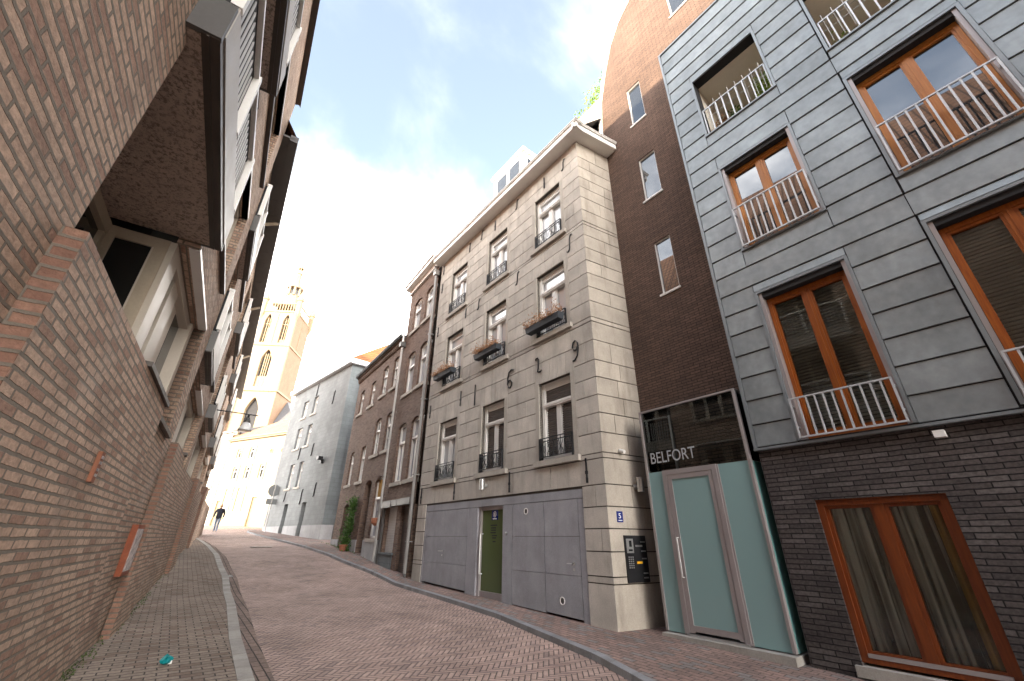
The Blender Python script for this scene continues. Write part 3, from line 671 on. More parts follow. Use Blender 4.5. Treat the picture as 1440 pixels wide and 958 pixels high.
for r_ in range(6):
    for c_ in range(3): mb.box(.36+c_*.045, .385+c_*.045, .03, .036, 1.06+r_*.033, 1.08+r_*.033)
mb.build('keypad', 'steel', t)
mb = MB(FSs)
for z in (1.47, 1.32, 1.2, .97, .9): mb.box(.68, .79, .03, .033, z, z+.02)
mb.box(.55, .72, .03, .033, 1.40, 1.43); mb.build('name_plate', 'steel', t)
mb = MB(FSs); mb.box(.55, .68, .03, .034, 1.13, 1.165); mb.build('lit_name_plate', 'orange', t)
t = thing('security_camera', 'tiny white security camera high on the stone side wall', 'camera', FSs.w(.42, .03, 3.1))
mb = MB(FSs); mb.tube([(.42, .03, 3.10), (.43, .14, 3.06)], .035, 10); mb.build('camera_body', 'white', t); mb = MB(FSs); mb.box(.40, .44, 0, .04, 3.08, 3.13); mb.build('bracket', 'steel', t)
for u0, u1, z, lab in ((.80, 1.98, 6.28, 'dark flower box with brown heather on the nearest middle-row balconette'), (3.30, 4.42, 6.36, 'dark flower box with brown heather on the central balconette'), (5.80, 6.95, 6.42, 'dark flower box with brown heather on the balconette beside the downpipe')):
    t = thing('flower_box', lab, 'flower box', FS.w((u0+u1)/2, .15, z), 'flower boxes on the stone house'); mb = MB(FS)
    P = [(u0, .06, z), (u1, .06, z), (u1, .24, z), (u0, .24, z)]; Q = [(u0-.03, .05, z+.16), (u1+.03, .05, z+.16), (u1+.03, .25, z+.16), (u0-.03, .25, z+.16)]
    mb.v += P+Q
    for q in ((0, 1, 2, 3), (0, 1, 5, 4), (1, 2, 6, 5), (2, 3, 7, 6), (3, 0, 4, 7), (4, 5, 6, 7)): mb.f.append(list(q)); mb.uv.append([(0, 0)]*4)
    mb.build('planter', 'planter', t)
    mb = MB(FS)
    for k in range(1100):
        u = random.uniform(u0-.04, u1+.04); hgt = .14+.07*math.sin(u*9)+.05*math.sin(u*23)
        mb.leaf((u, random.gauss(.20, .085), z+.14+abs(random.gauss(0, .75))*hgt), .055, .6)
    mb.build('dried_flowers', 'dry', t)

# ================================================================== BROWN BRICK HOUSES
def sash(fr, parent, u0, u1, z0, z1, pane='g_white', d=-.14, zt=None, mull=True, cross=False, mat='white', t=.06, sill=True):
    mb = MB(fr); mb.box(u0, u1, d-.05, d-.02, z0, z1); w = mb.build('window', pane, parent)
    mb = MB(fr); mb.box(u0, u0+t, d-.02, d+.05, z0, z1); mb.box(u1-t, u1, d-.02, d+.05, z0, z1); mb.box(u0+t, u1-t, d-.02, d+.05, z1-.1, z1); mb.box(u0+t, u1-t, d-.02, d+.05, z0, z0+.08)
    zt = z0+(z1-z0)*.66 if zt is None else zt
    mb.box(u0+t, u1-t, d-.02, d+.07, zt-.04, zt+.04)
    if mull: c = (u0+u1)/2; mb.box(c-.03, c+.03, d-.02, d+.04, z0+.08, zt-.04)
    if cross: c = (u0+u1)/2; mb.box(c-.03, c+.03, d-.02, d+.04, zt+.04, z1-.1); zz_ = (z0+zt)/2; mb.box(u0+t, u1-t, d-.02, d+.03, zz_-.02, zz_+.02)
    mb.build('frame', mat, w)
    if sill: mb = MB(fr); mb.box(u0-.12, u1+.12, d, .07, z0-.13, z0-.005); mb.build('sill', 'stone_plain', w)
    return w
FA = right_frame((6.089, 13.538), 2.5)
ha = thing('brick_house', 'tall narrow brown brick house with white cornice beside the stone house', 'house', FA.w(1.2, 0, .6))
AW = [(0.04, .82), (1.27, 2.12)]; AZ = [(3.36, 5.56), (6.8, 8.6), (9.68, 11.22)]
hol = [seg_arch(a, b, z0, z1, .13) for a, b in AW for z0, z1 in AZ]+[rect(1.22, 2.3, .95, 2.52), rect(-.12, .84, .3, 2.52)]
mb = MB(FA); mb.wall(rect(-.3, 2.74, -.3, 12.15), hol, 0, .2); mb.box(-.28, 2.73, -7, -.4, -.3, 12.0); mb.build('wall', 'brick_old', ha)
for a, b in AW:
    for z0, z1 in AZ: sash(FA, ha, a, b, z0, z1, 'g_white', mull=z1 < 6)
mb = MB(FA); mb.box(-.35, 2.8, -.2, .3, 12.1, 12.16); mb.box(-.35, 2.8, .24, .31, 12.11, 12.28); mb.box(-.35, 2.85, -.2, .36, 12.28, 12.33); mb.box(-.35, 2.78, -.05, .1, 11.9, 12.1); mb.build('cornice', 'white', ha)
mb = MB(FA)
for P in ([(-.3, .1, 12.33), (2.74, .1, 12.33), (2.74, -3.5, 14.5), (-.3, -3.5, 14.5)], [(-.3, -3.5, 14.5), (2.74, -3.5, 14.5), (2.74, -7, 12.2), (-.3, -7, 12.2)], [(2.74, .1, 12.33), (2.74, -7, 12.33), (2.74, -3.5, 14.5)]): mb.face(P)
mb.build('roof', 'slate', ha)
mb = MB(FA); mb.box(-.2, .9, -.02, .16, 2.52, 2.72); mb.box(.94, 1.5, -.02, .16, 2.52, 2.72); mb.box(1.54, 2.5, -.02, .17, 2.5, 2.72); mb.build('shop_lintel', 'dark_metal', ha)
mb = MB(FA)
z = .98
while z < 2.5: mb.box(1.25, 2.28, -.15, -.11, z, z+.045); z += .052
sw = mb.build('window_roller_shutter', 'blind', ha)
mb = MB(FA); z = .42
while z < 2.5: mb.box(-.10, .82, -.15, -.11, z, z+.045); z += .052
mb.build('door_roller_shutter', 'shutter', ha)
mb = MB(FA); mb.box(1.2, 2.45, -.02, .04, .5, 1.0); mb.box(1.12, 2.46, -.02, .08, 1.0, 1.06); mb.box(1.3, 2.3, .04, .05, .6, .9); mb.build('shopfront_panel', 'grey_dark', ha)
for p, q in ((2.44, 2.62), (-.2, -.1)): mb = MB(FA); mb.box(p, q, -.02, .06, .3, 2.5); mb.build('shopfront_pilaster', 'dark_metal', ha)

FB = right_frame((6.209, 16.286), 1.7)
hb = thing('brick_house', 'lower brown brick house with white cross windows and ivy by its door', 'house', FB.w(3.3, 0, .9))
BW = [(5.32, 5.98, 7.42, 8.74), (3.52, 4.2, 7.46, 8.74), (1.85, 2.54, 7.56, 9.02), (.52, 1.14, 7.56, 9.04), (1.74, 2.5, 4.8, 6.42), (.42, 1.1, 4.8, 6.42), (5.2, 5.9, 3.84, 5.42), (3.42, 4.14, 3.84, 5.45)]
hol = [seg_arch(a, b, c, e, .07) for a, b, c, e in BW]+[seg_arch(4.62, 5.45, .6, 2.94, .14), seg_arch(1.8, 2.66, .6, 3.75, .14), seg_arch(.3, 1.34, 1.5, 3.77, .2)]
mb = MB(FB); mb.wall(rect(0, 6.7, -.1, 9.5), hol, 0, .24); mb.wall(rect(1.8, 2.66, .4, 3.75), (), -.6); mb.box(0, 6.7, -7, -.65, -.1, 9.3); mb.wall(rect(-7, 0, 0, 1), ()) if False else None
mb.build('wall', 'brick_old', hb)
for a, b, c, e in BW: sash(FB, hb, a, b, c, e, 'g_white' if e < 6 else 'g_sky', mull=True, cross=True, t=.05)
sash(FB, hb, .3, 1.34, 1.5, 3.77, 'g_white', zt=2.95, mull=False, mat='white')
mb = MB(FB); mb.box(.42, 1.22, -.15, -.12, 3.0, 3.66); mb.build('curtain', 'ochre', hb)
mb = MB(FB); mb.box(4.62, 5.45, -.28, -.24, .6, 2.94); dr = mb.build('door', 'grey_dark', hb)
mb = MB(FB); mb.box(1.85, 2.6, -.58, -.53, .6, 3.0); mb.box(1.85, 2.6, -.58, -.54, 3.05, 3.7); dr = mb.build('door', 'white', hb)
mb = MB(FB)
for a, b in ((0.02, 1.78), (2.68, 4.6), (5.47, 6.72)): mb.box(a, b, -.3, .035, .2, 1.44)
mb.build('plinth', 'plinth', hb)
mb = MB(FB)
mb.box(0, 6.75, -.05, .06, 9.42, 9.52); mb.box(0, 6.75, -.05, .10, 9.56, 9.62); mb.box(0, 6.78, -.05, .15, 9.66, 9.73)
for k in range(48): mb.box(.03+k*.14, .10+k*.14, -.02, .1, 9.47, 9.6)
mb.build('brick_cornice', 'brick_old', hb)
mb = MB(FB); mb.box(0, 6.8, -.1, .24, 9.73, 9.80); mb.box(0, 6.8, .2, .26, 9.78, 9.87); mb.build('eaves_gutter', 'grey_dark', hb)
mb = MB(FB)
for P in ([(0, .1, 9.82), (6.7, .1, 9.82), (6.7, -3.5, 11.0), (0, -3.5, 11.0)], [(0, -3.5, 11.0), (6.7, -3.5, 11.0), (6.7, -7, 9.5), (0, -7, 9.5)], [(6.7, .1, 9.82), (6.7, -7, 9.5), (6.7, -3.5, 11.0)]): mb.face(P)
mb.build('roof', 'slate', hb)
mb = MB(FB); mb.tube([(-.02, .12, .75), (-.02, .12, 9.2)], .05, 10); mb.tube([(-.02, .12, 9.4), (-.02, .12, 10.1)], .055, 8); mb.build('downpipe', 'galv', hb)
mb = MB(FB); mb.box(-.13, .09, .02, .24, 9.2, 9.42); mb.build('rainwater_hopper', 'dark_metal', hb)
t = thing('climbing_plant', 'tall column of dark green ivy growing by the brick doorway', 'plant', FB.w(3.6, .1, .95))
mb = MB(FB)
for k in range(2600):
    z = random.random()**1.15; u = 3.75-.42*z+.07*math.sin(z*9); w = .42*(.85+.25*math.sin(z*7+1)+.22*math.sin(z*17))*(1-.35*z)
    mb.leaf((u+random.gauss(0, .5)*w, .06+abs(random.gauss(0, .14)), .98+z*2.1+random.gauss(0, .06)), .095, .2)
mb.build('foliage', 'leaf', t)
mb = MB(FB); mb.tube([(3.6, .1, .95), (3.55, .08, 1.8), (3.65, .08, 2.8)], .022, 6); mb.build('stem', 'brown_metal', t)
t = thing('plant_pot', 'round terracotta pot at the foot of the ivy', 'pot', FB.w(3.35, .3, prof(19.6)))
mb = MB(FB); z = prof(19.6); mb.lathe((3.45, .3, z), [(.11, 0), (.16, .2), (.17, .2), (.17, .25), (.14, .25), (.13, .2)], 16); mb.build('pot', 'terracotta', t)
t = thing('hanging_pot', 'red clay pot hanging beside the white framed window', 'pot', FB.w(.2, .15, 2.05))
mb = MB(FB); mb.lathe((.2, .16, 1.92), [(.04, 0), (.15, .1), (.17, .26), (.15, .27)], 14); mb.build('pot', 'terracotta', t)
mb = MB(FB); mb.tube([(.2, 0, 2.42), (.2, .14, 2.42), (.2, .16, 2.2)], .01, 5); mb.build('hook', 'iron', t)
mb = MB(FB); mb.lathe((7.3, -.2, prof(23.6)-.02), [(.09, 0), (.09, .95), (.06, 1.0)], 12)
tag(mb.build('bollard', 'dark_metal'), 'dark post standing at the corner between brick and grey house', 'bollard')

# ================================================================== GREY HOUSE
FG = right_frame((6.85, 27.07), -8.5)
FGs = Frame((6.85, 27.07), (math.sin(R(84)), math.cos(R(84))), (-math.sin(R(-6)), -math.cos(R(-6))))
hg = thing('grey_house', 'grey painted corner house with a sunlit orange tiled roof', 'house', FG.w(5, 0, 1.6))
GW = [(4.84, 5.64, 9.68, 11.0), (6.64, 7.58, 9.68, 11.0), (4.86, 5.66, 7.36, 8.9), (6.62, 7.62, 7.36, 8.9), (4.9, 5.64, 4.58, 6.27), (6.48, 7.36, 4.58, 6.24)]
GD = [(2.95, 3.62, 1.3, 3.53), (6.05, 6.75, 1.3, 3.55)]
mb = MB(FG); mb.wall(rect(0, 10.1, 0, 12.1), [rect(*q) for q in GW+GD], 0, .3); mb.box(.02, 10.0, -8, -.7, 0, 12); mb.build('wall', 'grey_wall', hg)
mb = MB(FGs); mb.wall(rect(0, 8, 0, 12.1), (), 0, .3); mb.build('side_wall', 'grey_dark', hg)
for a, b, c, e in GW: sash(FG, hg, a, b, c, e, 'g_white', d=-.2, t=.07, mull=False)
for a, b, c, e in GD:
    mb = MB(FG); mb.box(a, b, -.32, -.28, c, e); mb.build('door', 'grey_dark', hg)
mb = MB(FG)
for a, b in ((0, 2.93), (3.64, 6.03), (6.77, 10.12)): mb.box(a, b, -.1, .03, 0, 2.17)
mb.build('plinth', 'plinth', hg)
mb = MB(FGs); mb.box(-.02, 6, -.1, .03, 0, 2.17); mb.build('side_plinth', 'plinth', hg)
mb = MB(FG); mb.box(-.3, 10.4, -.2, .3, 12.1, 12.17); mb.box(-.3, 10.4, .24, .34, 12.17, 12.42); mb.build('eaves_gutter', 'rail', hg)
mb = MB(FGs); mb.box(-.3, 8, -.2, .296, 12.103, 12.166); mb.box(-.3, 8, .24, .336, 12.174, 12.416); mb.build('side_gutter', 'rail', hg)
mb = MB(FG); a, b, c, e = (-.3, .3, 12.4), (10.4, .3, 12.4), (3.6, -4.2, 16.2), (6.6, -4.2, 16.2); f_, g_ = (-.3, -9, 12.4), (10.4, -9, 12.4)
for P in ([a, b, e, c], [f_, a, c], [b, g_, e], [f_, g_, e, c]): mb.face(P, [(p[0]+p[1]*.3, p[2]*1.5) for p in P])
mb.build('roof', 'tile', hg)
mb = MB(FG); mb.box(8.2, 8.9, -2.5, -1.6, 12.5, 14.2); mb.build('chimney', 'brick_tower', hg)
mb = MB(FGs); mb.tube([(.9, .1, 1.5), (.9, .1, 4.6), (.75, .1, 4.9), (.75, .1, 11.8)], .05, 8); mb.build('downpipe', 'galv', hg)
for u, z, h in ((5.3, 11.5, .9), (2.0, 10.2, .9), (3.8, 6.9, .8), (6.1, 6.9, .8), (2.0, 4.2, .8), (4.0, 3.9, .9), (7.0, 4.05, .6)):
    mb = MB(FG); k = h/2; mb.tube([(u+q*.3, .03, z+b*k) for q, b in ((.3, -1), (.1, -.9), (0, -.5), (0, .5), (-.1, .9), (-.3, 1))], .03, 5); mb.build('wall_anchor', 'iron', hg)
t = thing('flood_lamp', 'small black lamp fixed high on the grey facade', 'lamp', FG.w(1.7, .2, 6.0))
mb = MB(FG); mb.box(1.5, 1.85, .1, .4, 5.95, 6.15); mb.build('lamp_head', 'iron', t); mb = MB(FG); mb.box(1.62, 1.74, 0, .15, 5.75, 6.0); mb.build('bracket', 'iron', t)
ts = thing('traffic_sign', 'round traffic sign seen from behind on its post at the grey house corner', 'sign', FG.w(10.05, .6, 1.9))
SX, SY = 5.28, 35.5; ts.location = (SX, SY, prof(SY))
mb = MB(); mb.tube([(SX, SY, prof(SY)-.05), (SX, SY, 4.95)], .04, 8); mb.build('post', 'galv', ts)
mb = MB(); mb.lathe((SX, SY+.05, 4.55), [(.0, 0), (.40, 0), (.40, .02), (0, .02)], 22, 'y'); mb.build('sign_disc', 'alu_g', ts)
mb = MB(); mb.box(SX-.36, SX+.36, SY+.05, SY+.07, 3.62, 3.98); mb.build('sub_plate', 'alu_g', ts)

# ================================================================== YELLOW AND WHITE HOUSES
FY = Frame((6.7, 45.5), (math.sin(R(-27)), math.cos(R(-27))), (-math.cos(R(27)), -math.sin(R(27))))
hy = thing('yellow_house', 'sunlit pale yellow house closing the end of the street', 'house', FY.w(4, 0, 2.45))
YW = [(6.5, 7.1, 8.8, 9.68), (4.3, 5.1, 8.62, 9.72), (6.15, 6.95, 6.68, 7.86), (4.3, 5.05, 6.65, 7.87), (2.2, 2.85, 6.65, 7.9), (-2, -1.2, 6.65, 7.9)]
YB = [(6.15, 7.14, 3.95, 5.76), (4.25, 5.25, 3.8, 5.8)]; YD = [(2.15, 2.85, 2.3, 4.93), (7.6, 8.2, 2.3, 4.74)]
mb = MB(FY); mb.wall(rect(-6, 8.78, 1.8, 10.75), [rect(*q) for q in YW+YB+YD], 0, .25); mb.box(-6, 8.75, -9, -.5, 1.8, 10.6); mb.build('wall', 'yellow', hy)
for q in YW: sash(FY, hy, *q, 'g_dark', d=-.12, t=.06, mull=False, mat='slat')
for a, b, c, e in YW+YB: mb = MB(FY); mb.box(a-.2, a, -.05, .05, c-.1, e+.2); mb.box(b, b+.2, -.05, .05, c-.1, e+.2); mb.box(a, b, -.05, .05, e, e+.2); mb.build('window_surround', 'ochre_wall', hy)
for a, b, c, e in YB: mb = MB(FY); mb.box(a, b, -.12, -.06, c, e); mb.build('blind_window', 'white_wall', hy)
for a, b, c, e in YD: mb = MB(FY); mb.box(a, b, -.2, -.15, c, e); mb.build('door', 'ochre_wall', hy)
mb = MB(FY)
for a, b in ((-6, 2.13), (2.87, 7.58), (8.22, 8.8)): mb.box(a, b, -.1, .04, 1.8, 3.07)
mb.build('plinth', 'ochre_wall', hy)
mb = MB(FY); mb.box(-6.2, 9.0, -.2, .25, 10.6, 10.75); mb.box(-6.2, 9.0, -.2, .35, 10.75, 10.9); mb.build('eaves', 'ochre_wall', hy)
mb = MB(FY)
for P in ([(-6.2, .35, 10.9), (9.0, .35, 10.9), (7.5, -4.5, 14), (-6.2, -4.5, 14)], [(9.0, .35, 10.9), (9.0, -9, 10.9), (7.5, -4.5, 14)], [(-6.2, -4.5, 14), (7.5, -4.5, 14), (9, -9, 10.9), (-6.2, -9, 10.9)]): mb.face(P, [(p[0], p[1]) for p in P])
mb.build('roof', 'tile_b', hy)
mb = MB(FY)
for u, z in ((1.75, 9.15), (.1, 9.1)): mb.lathe((u, 0, z), [(.26, -.02), (.26, .05), (.18, .05), (.18, .0), (.0, 0)], 16, 'y')
mb.build('round_vent', 'ochre_wall', hy)
mb = MB(FY); mb.tube([(.9, -.9, 11.4), (.9, -.9, 12.2)], .05, 6); mb.build('roof_pipe', 'galv', hy)
t = thing('parking_sign', 'small blue sign on the pale yellow wall', 'sign', FY.w(5.9, .1, 4.3))
mb = MB(FY); mb.box(5.68, 6.12, .02, .06, 4.3, 4.95); mb.build('plate', 'blue_l', t); mb = MB(FY); mb.box(5.8, 6.0, .06, .065, 4.62, 4.85); mb.box(5.76, 6.04, .06, .065, 4.4, 4.48); mb.build('symbol', 'white', t)
hw = thing('white_house', 'white plastered house beside the pale yellow one', 'house', FY.w(11, 0, 2.45))
HW = [(9.45, 10.1, 5.25, 6.9), (9.5, 10.15, 8.0, 9.6), (11.4, 12.1, 5.25, 6.9), (11.4, 12.1, 8.0, 9.6)]
mb = MB(FY); mb.wall(rect(8.79, 16, 1.8, 11.6), [rect(*q) for q in HW]+[rect(9.35, 10.3, 2.6, 4.75)], .06, .25); mb.box(8.79, 16, -9, -.5, 1.8, 11.5); mb.build('wall', 'white_wall', hw)
for q in HW: sash(FY, hw, *q, 'g_dark', d=-.1, t=.06, cross=True, mat='slat')
mb = MB(FY); mb.box(9.35, 10.3, -.15, -.1, 2.6, 4.75); mb.build('garage_door', 'cream', hw)
mb = MB(FY); mb.box(8.6, 16, -.2, .35, 11.6, 11.75); mb.build('eaves', 'white_wall', hw)
mb = MB(FY)
for P in ([(8.6, .35, 11.75), (16, .35, 11.75), (16, -4.5, 13.6), (8.6, -4.5, 13.6)], [(8.6, -4.5, 13.6), (16, -4.5, 13.6), (16, -9, 11.6), (8.6, -9, 11.6)], [(8.6, .35, 11.75), (8.6, -9, 11.75), (8.6, -4.5, 13.6)]): mb.face(P)
mb.build('roof', 'slate', hw)

# ================================================================== CHURCH TOWER
aL = R(122.028-180)
FT = Frame((11.485, 109.4), (math.sin(aL), math.cos(aL)), (math.cos(aL)*1.0, -math.sin(aL)*1.0))
if FT.n.dot(Vector((0, 0, 0))-FT.P) < 0: FT.n = -FT.n
aR = R(30.94); FR = Frame((11.485, 109.4), (math.sin(aR), math.cos(aR)), (math.cos(aR), -math.sin(aR)))
if FR.n.dot(Vector((0, 0, 0))-FR.P) < 0 and FR.n.dot(FT.e) > 0: FR.n = -FR.n
tw = thing('church_tower', 'sunlit gothic church tower with pinnacles and open lantern spire', 'tower', (9, 112, 2.4))
TWd = 9.0
def tower_face(fr, mat):
    hol = [pt_arch(u-.8, u+.8, 45.9, 52.2, 54.1) for u in (2.25, 6.75)]+[pt_arch(3.3, 5.8, 34.2, 41.5, 44.0)]+[pt_arch(3.0, 6.0, 20.5, 28.5, 31.5)]
    mb = MB(fr); mb.wall(rect(0, TWd, 0, 55.2), hol, 0, .9); return mb.build('wall', mat, tw)
tower_face(FT, 'sandstone'); tower_face(FR, 'brick_tower')
for fr in (FT, FR):
    mb = MB(fr)
    for u in (2.25, 6.75): mb.box(u-.8, u+.8, -.95, -.88, 45.9, 54.2)
    mb.box(3.3, 5.8, -.95, -.88, 34.2, 44); mb.box(3, 6, -.95, -.88, 20.5, 31.5); mb.build('window_opening', 'dark_gap', tw)
    mb = MB(fr)
    for u in (2.25, 6.75):
        for o in (-.28, .28): mb.box(u+o-.09, u+o+.09, -.7, -.45, 45.9, 53.4)
        mb.box(u-.8, u+.8, -.7, -.5, 51.3, 51.5)
        for q in range(3): mb.tube([(u-.4+q*.4+.2*math.cos(t), -.6, 52.1+(.45 if q == 1 else 0)+.3*math.sin(t)) for t in [k*2*math.pi/10 for k in range(10)]], .07, 4, True)
        mb.box(u-.8, u-.1, -.75, -.5, 45.9, 50.3) if u > 5 else mb.box(u-.8, u+.8, -.75, -.5, 45.9, 47.0)
    for o in (-.5, 0, .5): mb.box(4.55+o-.09, 4.55+o+.09, -.7, -.45, 34.2, 43)
    mb.box(3.3, 5.8, -.7, -.5, 34.2, 37.0)
    mb.build('tracery', 'sandstone', tw)
    mb = MB(fr)
    mb.box(-.15, TWd+.1, -.1, .22, 45.05, 45.5); mb.box(-.2, TWd+.15, -.1, .28, 33.0, 33.5); mb.box(-.1, TWd+.1, -.1, .18, 54.7, 55.2)
    mb.box(-.1, TWd+.1, -.1, .16, 57.2, 57.6)
    for k in range(12): mb.box(.5+k*.69, .72+k*.69, -.06, .1, 55.2, 57.2)
    mb.box(4.42, 4.58, 0, .12, 45.5, 54.7); mb.box(-.05, .5, -.0, .06, 33.5, 55); mb.box(TWd-.5, TWd+.05, 0, .06, 33.5, 55)
    mb.build('parapet', 'sandstone', tw)
mb = MB(FT); mb.box(0.05, TWd-.05, -TWd+.05, -1, 0, 55); mb.build('tower_core', 'brick_tower', tw)
mb = MB(FT); mb.box(TWd-.2, TWd+3.4, -6, .9, 0, 40); mb.build('stair_turret', 'brick_tower', tw)
mb = MB(FT)
c = [(TWd-.2, .9, 40), (TWd+3.4, .9, 40), (TWd+3.4, -6, 40), (TWd-.2, -6, 40)]; ap = (TWd+1.6, -2.5, 43.5)
for i in range(4): mb.face([c[i], c[(i+1) % 4], ap])
mb.build('turret_roof', 'slate', tw)
mb = MB(FR); P = [(2.2, .1, 26), (9.2, .1, 26), (9.2, .1, 33), (7.0, .1, 32.6)]
mb.face(P); mb.face([(p[0], 3.5, p[2]-9) if i > 1 else (p[0], 3.5, p[2]) for i, p in enumerate(P)]); mb.face([(2.2, .1, 26), (7, .1, 32.6), (9.2, .1, 33), (9.2, 5, 26), (2.2, 5, 26)]); mb.build('nave_roof', 'slate', tw)
for (u, d) in ((.1, -.1), (TWd-.1, -.1), (.1, -TWd+.1), (TWd-.1, -TWd+.1)):
    mb = MB(FT); mb.lathe((u, d, 52.6), [(.2, 0), (.75, 1.6), (.75, 5.6), (.95, 5.7), (.9, 6.2), (.62, 7.0), (.4, 7.8), (.12, 8.4), (.1, 9.0), (.22, 9.2), (.02, 9.7)], 8); mb.build('pinnacle', 'sandstone', tw)
mb = MB(FT); cx, cy = TWd/2, -TWd/2
mb.lathe((cx, cy, 57), [(3.2, 0), (3.0, .8), (2.5, 2.6), (1.9, 4.2), (1.75, 5.2)], 8); mb.build('spire_base', 'sandstone', tw)
mb = MB(FT)
for k in range(8):
    a = 2*math.pi*(k+.5)/8; x, y = cx+1.75*math.cos(a), cy+1.75*math.sin(a); mb.box(x-.22, x+.22, y-.22, y+.22, 62, 64.6)
mb.lathe((cx, cy, 64.5), [(2.15, 0), (2.15, .35), (1.5, .9), (.95, 1.9), (.75, 3.2), (.7, 5.0), (.85, 5.1), (.85, 5.4)], 8)
for k in range(6):
    a = 2*math.pi*k/6; x, y = cx+.62*math.cos(a), cy+.62*math.sin(a); mb.box(x-.12, x+.12, y-.12, y+.12, 69.8, 71.6)
mb.lathe((cx, cy, 71.5), [(.85, 0), (.85, .25), (.5, .8), (.2, 1.6), (.12, 2.4), (.25, 2.6), (.05, 3.0)], 8)
mb.tube([(cx, cy, 74), (cx, cy, 76.5)], .06, 5); mb.build('lantern_spire', 'sandstone', tw)
mb = MB(FT); mb.lathe((cx, cy, 62), [(1.0, 0), (1.0, 2.6)], 8); mb.build('lantern_core', 'slate', tw)
mb = MB(FT); mb.box(2.2, 4.3, -1.6, -.6, 57.0, 58.4); mb.box(5.0, 7.2, -1.6, -.6, 57.0, 58.5); mb.build('gallery_blocks', 'sandstone', tw)

# ================================================================== APARTMENT BUILDING WITH ZINC FACADE
FM = Frame((6.87, 0), (0, 1), (-1, 0))
ap = thing('apartment_building', 'modern apartment building with zinc cladding above dark brick and orange timber windows', 'building', (6.87, 0, 0))
ZB, ZT, ZH = 2.755, 12.86, .388
MW = [(1.0, 2.22, 2.82, 5.27), (1.0, 2.22, 6.23, 8.2), (.96, 2.27, 9.28, 11.05), (-1.22, .06, 2.84, 5.3), (-1.22, .06, 6.18, 8.33), (-1.25, .06, 9.2, 11.0)]
mb = MB(FM); mb.wall(rect(-26, 2.86, ZB+.02, ZT), [rect(*q) for q in MW], -.02, .22); mb.build('cladding_backing', 'dark_gap', ap)  # the long run behind the camera is unseen, added to block sky light
mb = MB(FM)
def zpanel(a, b, z0, z1):
    g = .006; zg = .011; jj = random.uniform(-.002, .002); P = [(a+g, .016+jj, z0+zg), (b-g, .016+jj*.3, z0+zg), (b-g, -.004, z1-.004), (a+g, -.004, z1-.004)]
    i = len(mb.v); mb.v += P+[(p[0], -.03, p[2]) for p in P]
    for q in ((0, 1, 2, 3), (0, 1, 5, 4), (1, 2, 6, 5), (2, 3, 7, 6), (3, 0, 4, 7)): mb.f.append([i+x for x in q]); mb.uv.append([(0, 0)]*4)
FRM = .05
for k in range(27):
    z0, z1 = ZB+.045+ZH*k if k == 0 else ZB+ZH*k, min(ZB+ZH*(k+1), ZT)
    if z1-z0 < .05: continue
    segs = [(.125, 2.83), (-2.2, .125), (-9, -2.2), (-17, -9), (-26, -17)]
    for s0, s1 in segs:
        near = [w_ for w_ in MW if w_[2]-.035 < z1 and w_[3]+.05 > z0 and w_[0] > s0-1.5 and w_[1] < s1+1.5]
        pieces = [(s0, s1, z0, z1)]
        for a, b, c, e in near:      # cut the row round the opening, keep what lies over or under it
            A, B, lo, hi = a-FRM, b+FRM, c-.035, e+.05; new = []
            for p, q, za, zb in pieces:
                if B <= p or A >= q: new.append((p, q, za, zb)); continue
                if A > p: new.append((p, A, za, zb))
                if B < q: new.append((B, q, za, zb))
                if lo > za+.04: new.append((max(p, A), min(q, B), za, lo))
                if hi < zb-.04: new.append((max(p, A), min(q, B), hi, zb))
            pieces = new
        for p, q, za, zb in pieces:
            if q-p > .04: zpanel(p, q, za, zb)
mb.build('zinc_cladding', 'zinc', ap)
mb = MB(FM); mb.box(2.83, 2.88, -.5, .022, ZB, ZT+.02); mb.box(-26, 2.88, -.3, .026, ZT, ZT+.05); mb.box(-26, 2.885, -.1, .03, ZB-.0, ZB+.035); mb.build('edge_trim', 'zinc_trim', ap)
for a, b, c, e in MW:
    mb = MB(FM)
    mb.box(a-FRM, a-.008, -.2, .022, c, e+.05); mb.box(b+.008, b+FRM, -.2, .022, c, e+.05); mb.box(a-.008, b+.008, -.2, .02, e+.006, e+.05)
    if c > 3: mb.box(a-FRM, b+FRM, -.2, .03, c-.035, c-.005)
    mb.build('window_surround', 'zinc_trim', ap)
